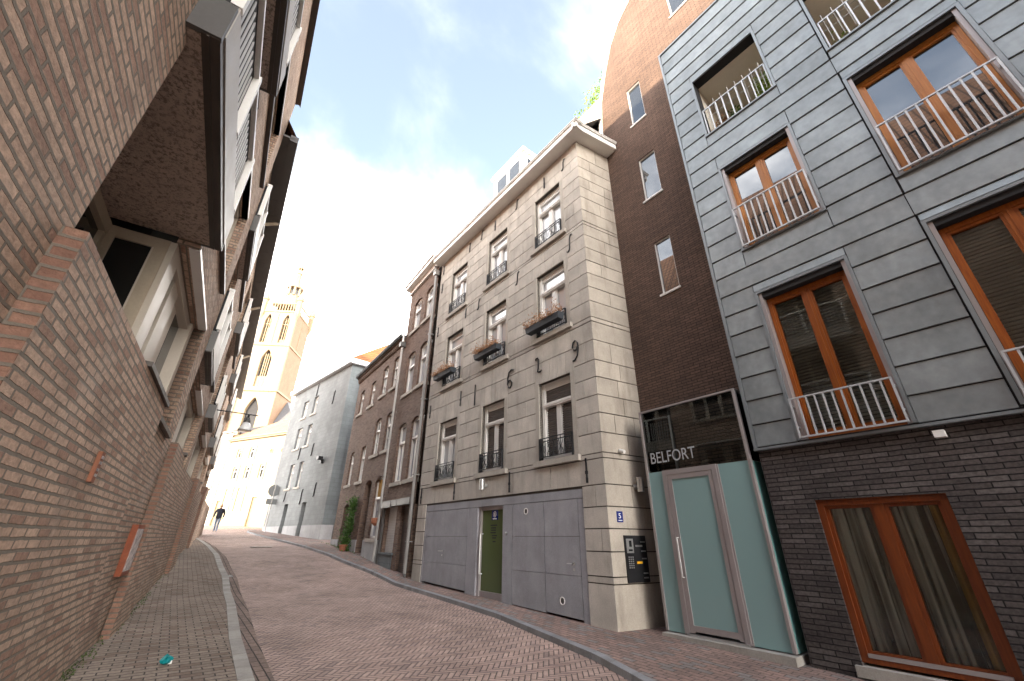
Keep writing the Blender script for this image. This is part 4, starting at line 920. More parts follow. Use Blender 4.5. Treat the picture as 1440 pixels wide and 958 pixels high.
def apt_window(a, b, c, e, wood, pane, rz, bars, back=None):
    mb = MB(FM); D = -.17
    for p, q in ((a+.09, (a+b)/2), ((a+b)/2, b-.09)): mb.box(p, q, D-.03, D-.022, c+.08, e-.1)
    w = mb.build('window', pane, ap)
    mb = MB(FM); t = .05; m_ = (a+b)/2
    mb.box(a+.05, a+.05+t, D-.06, D+.03, c+.02, e-.09); mb.box(b-.05-t, b-.05, D-.06, D+.03, c+.02, e-.09)
    mb.box(a+.05, b-.05, D-.06, D+.028, e-.16, e-.09); mb.box(a+.05, b-.05, D-.06, D+.028, c+.02, c+.07)
    mb.box(m_-.045, m_+.045, D-.06, D+.024, c+.07, e-.16); mb.box(m_-.006, m_+.006, D+.02, D+.034, c+.07, e-.16)
    for p, q in ((a+.1, m_-.045), (m_+.045, b-.1)):
        mb.box(p, p+.032, D-.05, D+.012, c+.07, e-.16); mb.box(q-.032, q, D-.05, D+.012, c+.07, e-.16); mb.box(p+.032, q-.032, D-.05, D+.012, c+.07, c+.125); mb.box(p+.032, q-.032, D-.05, D+.012, e-.2, e-.16)
    mb.build('frame', wood, w)
    for p, q in ((a-.004, a+.045), (b-.045, b+.004)): mb = MB(FM); mb.box(p, q, -.2, -.01, c, e); mb.build('reveal', 'alu', w)
    mb = MB(FM); mb.box(a+.046, b-.046, -.14, -.02, e-.085, e); mb.build('head_shadow_strip', 'dark_gap', w)  # black strip along the window head, standing in for the shadow there
    if rz: railing(w, a, b, c+.01, rz, bars)
    if back:
        mb = MB(FM); mb.box(a-.3, b+.3, -1.6, -1.55, c, e); mb.box(a-.4, a-.3, -1.6, -.25, c, e); mb.box(b+.3, b+.4, -1.6, -.25, c, e); mb.box(a-.4, b+.4, -1.6, -.25, c-.06, c); mb.box(a-.4, b+.4, -1.6, -.25, e, e+.05); mb.build('room', 'room', w)
        if back == 'blind':
            mb = MB(FM); z = c+.15
            while z < e-.15: mb.box(a+.1, b-.1, D-.16, D-.12, z, z+.034); z += .05
            mb.build('blind', 'blind', w)
    return w
def railing(parent, a, b, z0, z1, n, d=.075):
    mb = MB(FM); r = .011
    mb.box(a+.01, b-.01, d-.015, d+.015, z1-.022, z1); mb.box(a+.01, b-.01, d-.015, d+.015, z0, z0+.022)
    for i in range(n+1):
        u = a+.02+(b-a-.04)*i/n; mb.box(u-r, u+r, d-r, d+r, z0+.022, z1-.022)
    for u in (a+.02, b-.02):
        for z in (z0+.15, z1-.12): mb.box(u-.012, u+.012, -.06, d, z, z+.02)
    return mb.build('railing', 'rail', parent)
apt_window(*MW[0], 'wood', 'g_tint', 3.41, 11, 'blind')
apt_window(*MW[1], 'wood_l', 'g_sky', 7.1, 11)
apt_window(*MW[3], 'wood', 'g_tint', 3.42, 11, 'blind')
apt_window(*MW[4], 'wood_l', 'g_sky', 7.1, 11)
for a, b, c, e in (MW[2], MW[5]):   # loggias
    mb = MB(FM); mb.box(a-.3, b+.3, -2.2, -2.1, c, e); mb.box(a-.32, a-.02, -2.1, -.23, c, e); mb.box(b+.02, b+.32, -2.1, -.23, c, e); mb.box(a-.3, b+.3, -2.1, -.23, e+.002, e+.06)
    lg = mb.build('loggia', 'render', ap)
    mb = MB(FM); mb.box(a-.3, b+.3, -2.1, -.02, c-.1, c-.002); mb.build('floor', 'kerb_b', lg)
    railing(lg, a, b, c+.01, c+.78, 9, -.04)
    mb = MB(FM)
    for i in range(8): u = a+.1+(b-a-.2)*i/7; mb.box(u-.004, u+.004, -.1, -.092, c+.2, c+1.0)
    for z in (c+.55, c+.72): mb.box(a+.03, b-.03, -.1, -.094, z, z+.008)
    mb.build('mesh_guard', 'galv', lg)
for k, (u, dd, n, rr_, hh, mt, lab) in enumerate(((1.18, -.5, 420, .2, .8, 'leaf_l', 'bushy green potted plant at the right of the upper loggia'), (1.75, -.42, 160, .16, .4, 'leaf', 'low green potted plant in the middle of the upper loggia'), (2.1, -.42, 160, .14, .42, 'dry', 'rusty brown potted plant at the left of the upper loggia'))):
    t = thing('potted_plant', lab, 'plant', FM.w(u, dd, 9.29), 'pot plants on the upper loggia')
    mb = MB(FM); mb.lathe((u, dd, 9.285), [(.09, 0), (.13, .22), (.14, .22), (.13, .2)], 12); mb.build('pot', 'terracotta', t)
    mb = MB(FM)
    for _ in range(n):
        th, rd, zz2 = random.uniform(0, 6.28), rr_*math.sqrt(random.random()), random.random(); mb.leaf((u+rd*math.cos(th), dd+rd*math.sin(th), 9.48+zz2*hh), .075, .3)
    mb.build('foliage', mt, t)
t = thing('potted_plant', 'small potted plant behind the top right railing', 'plant', FM.w(-.15, -.4, 9.21), 'pot plants on the upper loggia')
mb = MB(FM); mb.lathe((-.15, -.4, 9.205), [(.09, 0), (.12, .2), (.11, .2)], 12); mb.build('pot', 'terracotta', t)
mb = MB(FM)
for _ in range(120): mb.leaf((-.15+random.gauss(0, .09), -.4+random.gauss(0, .08), 9.45+abs(random.gauss(0, .14))), .07, .3)
mb.build('foliage', 'leaf_l', t)
# lower dark brick and its window
mb = MB(FM); mb.wall(rect(-26, 2.86, -1.5, ZB), [rect(.98, 2.3, .19, 2.02)], -.05, .16)
mb.wall([(2.86, 0), (2.861, 0), (2.861, 13), (2.86, 13)], (), -.05) if False else None
mb.build('lower_wall', 'brick_dark', ap)
mb = MB(FM); mb.face([(2.86, -.05, -.6), (2.86, -.7, -.6), (2.86, -.7, 12.8), (2.86, -.05, 12.8)], [(0, -.6), (.6, -.6), (.6, 12.8), (0, 12.8)]); mb.build('end_wall', 'brick_dark', ap)
a, b, c, e = .98, 2.3, .23, 2.02; mb = MB(FM); D = -.14
mb.box(a+.06, b-.06, D-.03, D-.022, c+.06, e-.06); w = mb.build('window', 'g_clear', ap)
mb = MB(FM); m_ = (a+b)/2
mb.box(a, a+.075, D-.06, D+.05, c, e); mb.box(b-.075, b, D-.06, D+.05, c, e); mb.box(a+.075, b-.075, D-.06, D+.05, e-.075, e); mb.box(a+.075, b-.075, D-.06, D+.05, c, c+.06)
mb.box(m_-.05, m_+.05, D-.05, D+.03, c+.06, e-.075)
for p, q in ((a+.075, m_-.05), (m_+.05, b-.075)): mb.box(p, p+.04, D-.05, D+.018, c+.06, e-.075); mb.box(q-.04, q, D-.05, D+.018, c+.06, e-.075); mb.box(p+.04, q-.04, D-.05, D+.018, c+.06, c+.12); mb.box(p+.04, q-.04, D-.05, D+.018, e-.115, e-.075)
mb.build('frame', 'wood_d', w)
mb = MB(FM); mb.box(a+.08, b-.08, D+.03, D+.06, c+.055, c+.095); mb.build('threshold', 'alu', w)
mb = MB(FM); mb.box(a-.1, b+.06, -.2, .0, .09, .2); mb.build('sill', 'kerb', w)
def curtain(u0, u1, mat, amp=.03, wl=.10):
    mb = MB(FM); n = int((u1-u0)/.008); r = random.Random(int(u0*100)); ph = 0; prev = None
    for i in range(n+1):
        u = u0+(u1-u0)*i/n; ph += 2*math.pi*.008/wl*r.uniform(.7, 1.3); d = D-.085+amp*math.sin(ph)
        cur = (u, d)
        if prev: mb.face([(prev[0], prev[1], c), (u, d, c), (u, d, e), (prev[0], prev[1], e)], [(0, 0)]*4)
        prev = cur
    mb.build('curtain', mat, w, True)
curtain(a+.22, b-.06, 'curtain'); curtain(a+.05, a+.22, 'ochre')
mb = MB(FM); mb.box(a-.3, b+.3, -2.0, -1.95, c, e); mb.box(a-.3, b+.3, -2, -.195, c-.08, c-.025); mb.box(a-.35, a-.3, -2, -.22, c, e); mb.box(b+.3, b+.35, -2, -.22, c, e); mb.box(a-.3, b+.3, -2, -.22, e, e+.05); mb.build('room', 'room', w)
mb = MB(FM); mb.box(-25.9, 5.0, -11.5, -2.4, -1, 16.5); mb.box(-25.9, -25.7, -2.4, -.6, -1, 16.5); mb.build('dark_core', 'room', ap)  # unseen dark core added so no outside light leaks into the rooms
t = thing('security_light', 'small white lamp box just under the zinc facade edge', 'lamp', FM.w(.8, 0, 2.6))
mb = MB(FM); mb.box(.76, .86, -.05, .05, 2.61, 2.69); mb.build('lamp_box', 'white', t)
# tall recessed gable
FGab = Frame((7.4, 0), (0, 1), (-1, 0))
prof_g = [(-26, -.3), (5.26, -.3), (5.26, 12.4), (5.25, 13.2), (5.15, 14.2), (4.92, 15.15), (4.52, 16.4), (4.1, 17.1), (3.55, 17.62), (2.6, 18.2), (1.2, 18.6), (-26, 18.6)]
GH = [(3.80, 4.25, 12.1, 13.65), (3.77, 4.26, 9.27, 10.73), (3.81, 4.24, 6.48, 7.92), (2.0, 2.5, 14.85, 16.2)]
mb = MB(FGab); mb.wall(prof_g, [rect(*q) for q in GH]+[rect(q[0]-.27, q[1]+.27, q[2]-.04, q[3]+.035) for q in (MW[0], MW[2], MW[3], MW[5])]+[rect(.69, 2.58, .18, 2.05)], 0, .16); mb.build('gable_wall', 'brick_gable', ap)
for a, b, cc_, e in GH:
    mb = MB(FGab); mb.box(a, b, -.1, -.07, cc_, e); w = mb.build('window', 'g_sky', ap)
    mb = MB(FGab); t_ = .022; mb.box(a, a+t_, -.075, -.03, cc_, e); mb.box(b-t_, b, -.075, -.03, cc_, e); mb.box(a, b, -.075, -.032, e-t_, e); mb.box(a, b, -.075, -.034, cc_, cc_+t_); mb.build('frame', 'white', w)
    mb = MB(FGab); mb.box(a-.03, b+.05, -.1, .035, cc_-.045, cc_-.003); mb.build('sill', 'white', w)
mb = MB(FGab); edge = prof_g[2:]
for (p, q) in zip(edge[:-1], edge[1:]):
    du, dz = q[0]-p[0], q[1]-p[1]; L = math.hypot(du, dz); nu, nz_ = dz/L, -du/L
    P = [(p[0], p[1]), (q[0], q[1]), (q[0]+nu*.11, q[1]+nz_*.11), (p[0]+nu*.11, p[1]+nz_*.11)]
    for d in (.02, -.3): mb.face([(x, d, y) for x, y in P])
    for x in range(4): y = (x+1) % 4; mb.face([(P[x][0], .02, P[x][1]), (P[y][0], .02, P[y][1]), (P[y][0], -.3, P[y][1]), (P[x][0], -.3, P[x][1])])
mb.build('verge_trim', 'white', ap)
mb = MB(FGab)
for (p, q) in zip(edge[:-1], edge[1:]): mb.face([(p[0], -.1, p[1]), (q[0], -.1, q[1]), (q[0], -12, q[1]), (p[0], -12, p[1])])
mb.face([(5.24, -.05, 0), (5.24, -12, 0), (5.24, -12, 12.4), (5.24, -.05, 12.4)]); mb.build('barrel_roof', 'zinc', ap)
mb = MB(FGab); mb.box(5.3, 7.4, -2.2, -.45, 11, 15.3); mb.box(5.3, 7.8, -2.2, -1.2, 15.3, 16.2); mb.build('terrace_wall', 'cream_l', ap)
t = thing('roof_hedge', 'bright green hedge growing on the roof terrace beside the gable', 'hedge', FGab.w(6.6, -1.6, 16.2))
mb = MB(FGab)
for _ in range(1700):
    u = random.uniform(5.7, 8.0); top = 18.2-(u-5.5)*.62+.18*math.sin(u*7); z = top-abs(random.gauss(0, .55)); mb.leaf((u, -1.6+random.gauss(0, .22), z), .12, .5)
mb.build('foliage', 'leaf_l', t)
mb = MB(FGab); mb.tube([(6, -1.6, 16.2), (6, -1.6, 17.8)], .03, 5); mb.build('stem', 'brown_metal', t)

# ================================================================== GLASS PORCH
FP = Frame((6.85, 0), (0, 1), (-1, 0))
gp = thing('glass_porch', 'frosted teal glass entrance porch lettered BELFORT', 'porch', (6.95, 3.95, .15))
P0, P1, PB, PT = 2.97, 4.88, .2, 3.8
for p, q in ((P0+.04, 3.50), (4.54, P1-.04)): mb = MB(FP); mb.box(p, q, -.03, -.015, PB, 2.64); mb.build('frosted_panel', 'teal', gp)
mb = MB(FP); mb.box(P0+.002, P0+.016, -.52, -.03, PB, 2.64); mb.build('side_frosted_panel', 'teal_d', gp)
mb = MB(FP); mb.box(P0+.04, P1-.04, -.03, -.018, 2.655, PT-.04); mb.build('clear_panel', 'g_top', gp)
mb = MB(FP); mb.box(P0+.002, P0+.014, -.52, -.04, 2.65, PT-.03); mb.build('side_clear_panel', 'g_top', gp)
mb = MB(FP); mb.box(P1-.012, P1, -.52, -.04, PB, PT-.03); mb.build('side_clear_panel', 'g_top', gp)
mb = MB(FP); mb.box(P0, P1, -.52, 0, PT-.03, PT-.015); mb.build('glass_roof', 'g_top', gp)
mb = MB(FP); mb.box(P0, P0+.04, -.06, .012, PB, PT); mb.box(P1-.04, P1, -.06, .012, PB, PT); mb.box(P0+.04, P1-.04, -.03, .014, PT-.03, PT); mb.box(P0, P0+.03, -.52, -.06, PT-.03, PT); mb.box(4.5, 4.54, -.5, -.46, 2.6, PT-.04); mb.box(3.5, 3.53, -.04, .0, PB, 2.64); mb.build('corner_frame', 'alu', gp)
mb = MB(FP); mb.box(3.68, 4.38, -.02, -.008, .32, 2.49); gdr = mb.build('door', 'teal', gp)
mb = MB(FP)
for a, b, cc_, e in ((3.53, 3.61, PB, 2.645), (4.46, 4.54, PB, 2.645), (3.61, 4.46, 2.565, 2.645)): mb.box(a, b, -.05, .014, cc_, e)
for a, b, cc_, e in ((3.617, 3.685, PB+.03, 2.56), (4.375, 4.453, PB+.03, 2.56), (3.685, 4.375, 2.485, 2.56), (3.685, 4.375, PB+.05, .33)): mb.box(a, b, -.05, .008, cc_, e)
mb.build('door_frame', 'alu', gdr)
mb = MB(FP); mb.tube([(4.41, .0, .97), (4.41, .06, .97), (4.41, .06, 1.55), (4.41, .0, 1.55)], .012, 8); mb.build('handle', 'steel', gdr)
mb = MB(FP); mb.box(P0-.03, P1+.0, -.55, .13, -.1, .185); mb.build('threshold', 'kerb', gp)
mb = MB(FP); mb.box(3.55, 4.5, -.01, .03, .187, .215); mb.build('kick_strip', 'steel', gdr)
mb = MB(FP); mb.box(P0+.05, P1-.05, -.51, -.50, PB, 2.64); mb.build('inner_wall', 'room', gp)
text_mesh('BELFORT', 'lettering', 'rail', FP, 4.75, -.012, 2.79, .2, gp, .90)

# ================================================================== LEFT APARTMENT BLOCKS
AZL = 4.6
LP = (-1.0513, 0)
FL = left_frame(LP, AZL)
def d_up(u): return -.1-.0166*(u-8.4)
def balcony(parent, fr, u0, u1, z, d0=0., near_cap=True, rec=.84):
    mb = MB(fr); mb.box(u0+.03, u1-.02, d0-rec, d0+.085, z-.01, z+.18); bal = mb.build('balcony', 'soffit', parent)
    mb = MB(fr)
    mb.box(u0, u1, d0+.085, d0+.2, z-.02, z+.06); mb.box(u0, u1, d0+.12, d0+.135, z-.032, z-.02)
    mb.build('fascia', 'brown_metal', bal)
    for q in (u0, u1): mb = MB(fr); mb.box(q-.02, q+.02, d0, d0+.205, z-.015, z+.385); mb.build('end_cap', 'dark_metal', bal)
    mb = MB(fr); mb.box(u0+.02, u1-.02, d0+.19, d0+.212, z+.06, z+.44); mb.build('kick_board', 'kick', bal)
    mb = MB(fr); mb.box(u0+.03, u1-.03, d0+.10, d0+.15, z+.42, z+1.27); mb.build('slat_gap_shade', 'dark_gap', bal)  # near-black sheet added behind the slats for the shaded gaps
    mb = MB(fr); u = u0+.10
    posts = [u0+.04, u0+.04+(u1-u0)*.45, u0+.04+(u1-u0)*.9]
    while u < u1-.05:
        if all(abs(u-p) > .07 for p in posts):
            w2 = .021
            mb.box(u-w2, u+w2, d0+.152, d0+.160, z+.43, z+1.13)
            mb.face([(u+w2*math.cos(t), d0+.160, z+1.13+w2*1.3*math.sin(t)) for t in [math.pi*q/8 for q in range(9)]])
        u += .098
    mb.build('slats', 'slat', bal)
    mb = MB(fr)
    for p in posts: mb.box(p-.03, p+.03, d0+.14, d0+.22, z+.44, z+1.32)
    mb.box(u0, u1, d0+.13, d0+.2, z+1.27, z+1.32); mb.build('rail_posts', 'white', bal)
    return bal
def bay_window(parent, fr, u0, u1, z0, z1, d0=0., rec=.84, open_end=None):
    """timber window set in an opening: recessed dark part then a cream panelled bay turned towards the street"""
    um = u0+(u1-u0)*.516
    mb = MB(fr); mb.box(u0, um, d0-rec-.04, d0-rec, z0, z1)
    mb.box(um-.012, um+.012, d0-rec+.12, d0-.26-.12, z0+.12, z1-.13)
    for a, b in ((.36, .70), (1.13, 1.42), (1.78, 2.3)): mb.box(um+a, um+b, d0-.33, d0-.31, z0+.1, z1-.1)
    w = mb.build('window', 'g_dark', parent)
    mb = MB(fr)
    for a in (u0+.02, u0+(um-u0)*.5, um-.1): mb.box(a, a+.09, d0-rec-.02, d0-rec+.05, z0, z1)
    mb.box(u0, um, d0-rec-.02, d0-rec+.06, z1-.14, z1); mb.box(u0, um, d0-rec-.02, d0-rec+.06, z0, z0+.12)
    mb.box(um-.04, um+.04, d0-rec, d0-rec+.12, z0, z1); mb.box(um-.04, um+.04, d0-.38, d0-.26, z0, z1); mb.box(um-.035, um+.035, d0-rec+.12, d0-.38, z1-.13, z1); mb.box(um-.035, um+.035, d0-rec+.12, d0-.38, z0, z0+.12)
    mb.build('side_frame', 'cream', w)
    mb = MB(fr)
    for a, b, dd in ((0.0, .34, -.2), (.72, 1.12, -.24), (1.44, 1.70, -.30), (2.32, 2.5, -.16)):
        if um+a < u1: mb.box(um+a-.03, min(um+b, u1-.002), d0-.4, d0+dd, z0, z1)
    mb.box(um, u1, d0-.4, d0-.2, z1-.12, z1-.003); mb.box(um, u1, d0-.4, d0-.18, z0, z0+.12)
    mb.build('frame', 'cream_l', w)
    mb = MB(fr); mb.box(um, u1, d0-.1, d0+.012, z1, z1+.05); mb.build('head_trim', 'white', w)
    mb = MB(fr); mb.box(um-.6, u1+.03, d0-.25, d0+.06, z0-.06, z0-.003); mb.build('sill', 'brown_metal', w)
    return w
lb = thing('brick_apartment_block', 'pinkish brown brick block rising along the left pavement at the near end', 'building', FL.w(3, -2, 0))
hol = []; M0 = 2.62
FZ = [4.66, 7.1, 9.3]
hol.append([(M0+.14, 2.85), (7.92, 2.85), (7.92, 4.57), (5.41, 4.57), (5.41, 4.66), (M0+.14, 4.66)])
hol += [rect(M0+.14, 5.38, 4.84, 7.09), rect(5.72, 7.92, 5.35, 6.95), rect(M0+.14, 5.0, 7.28, 9.25), rect(5.6, 7.92, 7.85, 9.3)]
mb = MB(FL); mb.wall(rect(-32, 8.62, -1.5, 11.2), hol, 0, .22)  # lengthened out of view behind the camera to keep sky light off
mb.build('wall', 'brick_near', lb)
mb = MB(FL); mb.box(-32, 8.55, -10, -1.2, -.8, 11.2); mb.box(-32, M0+.13, -1.2, -.25, -.8, 11.2); mb.box(M0+.13, 8.5, -1.2, -.25, -.8, 2.8); mb.box(8.0, 8.5, -1.2, -.25, 2.8, 11.2); mb.build('dark_core', 'room', lb)
mb = MB(FL)
mb.face([(7.92, -.004, 2.86), (7.92, -.25, 2.86), (7.92, -.25, 4.56), (7.92, -.004, 4.56)], [(.05, 2.86), (.3, 2.86), (.3, 4.56), (.05, 4.56)])
mb.build('brick_reveal', 'brick_edge_shade', lb)
def parapet(parent, fr, u0, u1, zt, zb, cap0, sill_end):
    mb = MB(fr); mb.box(u0, u1, -.1, .10, zb, zt, 'a'); mb.build('parapet_wall', 'brick_near', parent)
    mb = MB(fr); mb.face([(u0, -.1, zb), (u0, .10, zb), (u0, .10, zt), (u0, -.1, zt)], [(.0, zb), (.2, zb), (.2, zt), (.0, zt)]); mb.build('parapet_edge', 'brick_edge_shade', parent)
    mb = MB(fr); mb.box(cap0, sill_end, -.1, .13, zt+.003, zt+.05); mb.build('sill_board', 'brown_metal', parent)
parapet(lb, FL, 2.65, 6.38, 2.9, -.5, 4.82, 6.4)
bay_window(lb, FL, M0+.14, 7.92, 2.86, 4.56)
balcony(lb, FL, 2.62, 5.41, 4.66)
balcony(lb, FL, 2.62, 5.0, 7.09, 0, rec=.7)
for (a, b, c, e) in ((5.72, 7.92, 5.35, 6.95), (5.6, 7.92, 7.85, 9.3), (M0+.14, 5.38, 4.84, 7.08), (M0+.14, 5.0, 7.28, 9.25)):
    bigrec = c in (4.84, 7.28)
    mb = MB(FL); dd = -.5 if bigrec else -.22; mb.box(a, b, dd-.03, dd, c, e); w = mb.build('window', 'g_dark', lb)
    mb = MB(FL); n = 4
    for i in range(n+1): u = a+(b-a-.09)*i/n; mb.box(u, u+.09, dd-.01, dd+.09, c, e)
    mb.box(a, b, dd-.01, dd+.1, c, c+.14); mb.box(a, b, dd-.01, dd+.08, e-.12, e); mb.build('frame', 'cream_l', w)
    if not bigrec: mb = MB(FL); mb.box(a-.05, b+.02, -.24, .07, c-.05, c-.003); mb.build('sill', 'brown_metal', w)
    if not bigrec: mb = MB(FL); mb.box(a, b, -.1, .012, e, e+.05); mb.build('head_trim', 'white', w)
mb = MB(FL); R0 = 11.2
RD, RZ = -3.2, 16.55
for P in ([(-32, .12, R0), (8.66, .12, R0), (8.66, RD, RZ), (-32, RD, RZ)], [(-32, RD, RZ), (8.66, RD, RZ), (8.66, -10, R0), (-32, -10, R0)], [(8.62, .05, R0), (8.62, -10, R0), (8.62, RD, RZ)], [(-32, .05, R0), (-32, -10, R0), (-32, RD, RZ)]): mb.face(P, [(p[0], p[2]) for p in P])
mb.build('roof', 'tile_b', lb)
mb = MB(FL); mb.box(-32, 8.6, -.1, .1, 11.2, 11.32); mb.build('roof_edge', 'brown_metal', lb)

# second block further up the street
class CurvedFrame(Frame):
    pass
FL2 = left_frame((LP[0]+8.5*math.sin(R(AZL)), LP[1]+8.5*math.cos(R(AZL))), AZL)
AZ2 = AZL-.95
oo = FL.w(8.5, -.10, 0); FU = left_frame((oo.x, oo.y), AZ2)
l2 = thing('brick_apartment_block', 'further brown brick block with overhanging dark eaves and stepped brick buttresses', 'building', FL.w(16, -2, .6))
LEN = 24.0; EZ = 9.95
mods = [.16, 6.2, 12.2, 18.2]
hol = []
for k, m in enumerate(mods):
    dz = .12*k
    hol += [rect(m, m+5.2, 2.86+dz, 4.46+dz), rect(m, m+2.1, 4.66+dz, 7.1+dz), rect(m+2.9, m+5.2, 5.2+dz, 6.85+dz), rect(m, m+2.1, 7.45+dz, 9.4+dz*.5), rect(m+2.9, m+5.2, 7.8+dz, 9.4+dz*.5)]
mb = MB(FU); mb.wall(rect(0, LEN, 2.4, EZ+.4), hol, 0, .22); mb.wall(rect(0, LEN, -.2, 2.4), (), .1+.0) if False else None
mb.build('wall', 'brick_near', l2)
mb = MB(FL); mb.wall([(8.5, -.3), (26, .3), (33, .8), (33, 3.1), (8.5, 2.8)], (), 0); mb.face([(8.5, 0, 2.8), (33, 0, 3.1), (33, -1.2, 3.1), (8.5, -1.2, 2.8)]); mb.build('lower_wall', 'brick_near', l2)
mb = MB(FU); mb.box(0, LEN, -10, -1.0, -.2, EZ); mb.box(0, LEN, -1.0, -.25, -.2, 2.8); mb.build('dark_core', 'room', l2)
for k, m in enumerate(mods):
    dz = .12*k
    bay_window(l2, FU, m, m+5.2, 2.87+dz, 4.45+dz)
    balcony(l2, FU, m, m+2.2, 4.5+dz, 0., rec=.7); balcony(l2, FU, m, m+2.2, 7.25+dz, 0., rec=.7)
    for (a, b, c, e) in ((m, m+2.1, 4.7+dz, 7.1+dz), (m+2.9, m+5.2, 5.2+dz, 6.85+dz), (m, m+2.1, 7.45+dz, 9.4+dz*.5), (m+2.9, m+5.2, 7.8+dz, 9.4+dz*.5)):
        mb = MB(FU); mb.box(a, b, -.27, -.24, c, e); w = mb.build('window', 'g_dark', l2)
        mb = MB(FU)
        for i in range(4): u = a+(b-a-.09)*i/3; mb.box(u, u+.09, -.25, -.12, c, e)
        mb.box(a, b, -.25, -.1, c, c+.14); mb.box(a, b, -.25, -.12, e-.12, e); mb.build('frame', 'cream_l', w)
        if a > m: mb = MB(FU); mb.box(a-.05, b+.05, -.24, .08, c-.06, c-.003); mb.build('sill', 'brown_metal', w)
for k, (a, b, zt) in enumerate(((8.62, 10.12, 2.86), (15.34, 16.9, 3.0), (21.3, 22.8, 3.3))):
    zb = prof(a)-.3
    parapet(l2, FL, a, b, zt, zb, b-.2, b+.05)
mb = MB(FU); mb.box(0, LEN, -.2, .35, EZ, EZ+.05); mb.box(0, LEN, .25, .42, EZ-.06, EZ+.12)
x = .3
while x < LEN: mb.box(x, x+.012, -.2, .35, EZ-.006, EZ+.001); x += .7
mb.build('eaves', 'dark_metal', l2)
mb = MB(FU)
for u in (3.2, 9.1, 15): mb.tube([(u, .05, EZ-.35), (u+.1, .36, EZ-.1)], .05, 8)
mb.build('downpipe_bend', 'cream', l2)
mb = MB(FU)
for P in ([(0, .4, EZ+.06), (LEN, .4, EZ+.06), (LEN, -3.6, 16.4), (0, -3.6, 16.4)], [(0, -3.6, 16.4), (LEN, -3.6, 16.4), (LEN, -10, EZ), (0, -10, EZ)], [(LEN, .4, EZ), (LEN, -10, EZ), (LEN, -3.6, 16.4)]): mb.face(P, [(p[0], p[2]) for p in P])
mb.face([(LEN, 0, 0), (LEN, -10, 0), (LEN, -10, EZ), (LEN, 0, EZ)]); mb.build('roof', 'tile_b', l2)

# things on the left wall
t = thing('wall_plaque', 'narrow pale red plaque fixed to the left brick wall', 'plaque', FL.w(4.5, .11, 1.86))
mb = MB(FL); mb.box(4.46, 4.55, .102, .13, 1.86, 2.08); mb.build('plate', 'terracotta', t)
mb = MB(FL)
for z in (1.9, 1.94, 1.99, 2.03): mb.box(4.475, 4.535, .13, .134, z, z+.02)
mb.build('relief', 'poster', t)
t = thing('notice_box', 'weathered red notice box with a torn poster on the left brick wall', 'notice box', FL.w(8.2, .02, 1.05))
mb = MB(FL); mb.box(7.9, 8.5, .002, .07, 1.03, 1.64); mb.build('case', 'red_box', t)
mb = MB(FL); mb.box(7.95, 8.46, .07, .076, 1.08, 1.59); mb.build('poster', 'poster', t)
t = thing('street_lamp', 'bell shaped street lamp hanging from a bracket on the left facade', 'street lamp', FL.w(15, -.2, 4.9))
mb = MB(FL); zl = 4.92; mb.tube([(15, -.35, zl+.02), (15, 1.10, zl)], .016, 8); mb.tube([(15, .85, zl), (15, .85, zl-.12)], .03, 8); mb.box(14.9, 15.1, -.36, -.3, zl-.15, zl+.2); mb.build('bracket', 'iron', t)
mb = MB(FL); mb.lathe((15, .85, zl-.3), [(.09, .04), (.09, .12), (.06, .14), (.06, .2)], 16); mb.build('lamp_cap', 'dark_metal', t)
mb = MB(FL); mb.lathe((15, .85, zl-.50), [(.185, 0), (.185, .035), (.14, .14), (.09, .24)], 20); mb.build('lamp_glass', 'lamp_glass', t, True)

# ================================================================== SMALL THINGS ON THE GROUND
t = thing('litter', 'crumpled teal wrapper lying on the left pavement', 'litter', (.36, 6.9, prof(6.9)))
mb = MB(); z = prof(6.9)+.005; rn = random.Random(4)
rings = []
for i in range(5):
    for k in range(9): a = k*2*math.pi/9; r_ = (.012, .036, .04, .03, .01)[i]*rn.uniform(.6, 1.4); mb.v.append((.36+r_*math.cos(a)*1.3, 6.9+r_*math.sin(a), z+(.0, .015, .045, .07, .08)[i]*rn.uniform(.85, 1.2)))
for i in range(4):
    for k in range(9): mb.f.append([i*9+k, i*9+(k+1) % 9, i*9+9+(k+1) % 9, i*9+9+k]); mb.uv.append([(0, 0)]*4)
mb.build('wrapper', 'teal_lit', t); mb = MB(); mb.box(.385, .42, 6.885, 6.91, z, z+.03); mb.build('torn_end', 'white', t)
mb = MB(FL)
for _ in range(480):
    u = random.choice((random.gauss(6.6, .35), random.gauss(7.4, .5), random.gauss(9.7, .7), random.gauss(12, 1.5), random.uniform(5, 20)))
    mb.leaf((u, .02+abs(random.gauss(0, .05)), prof(u)+abs(random.gauss(0, .02))+.005), .035, .8)
for _ in range(260):
    u = random.gauss(5.0, 1.6); mb2 = FB.w(u, .05+abs(random.gauss(0, .04)), 0)
    q = mb2-FL.P; mb.leaf((q.dot(FL.e), q.dot(FL.n), prof(mb2.y)+abs(random.gauss(0, .03))), .05, .8)
o = mb.build('weeds', 'weed'); tag(o, 'small green weeds sprouting along the foot of the walls', 'weeds'); o['kind'] = 'stuff'

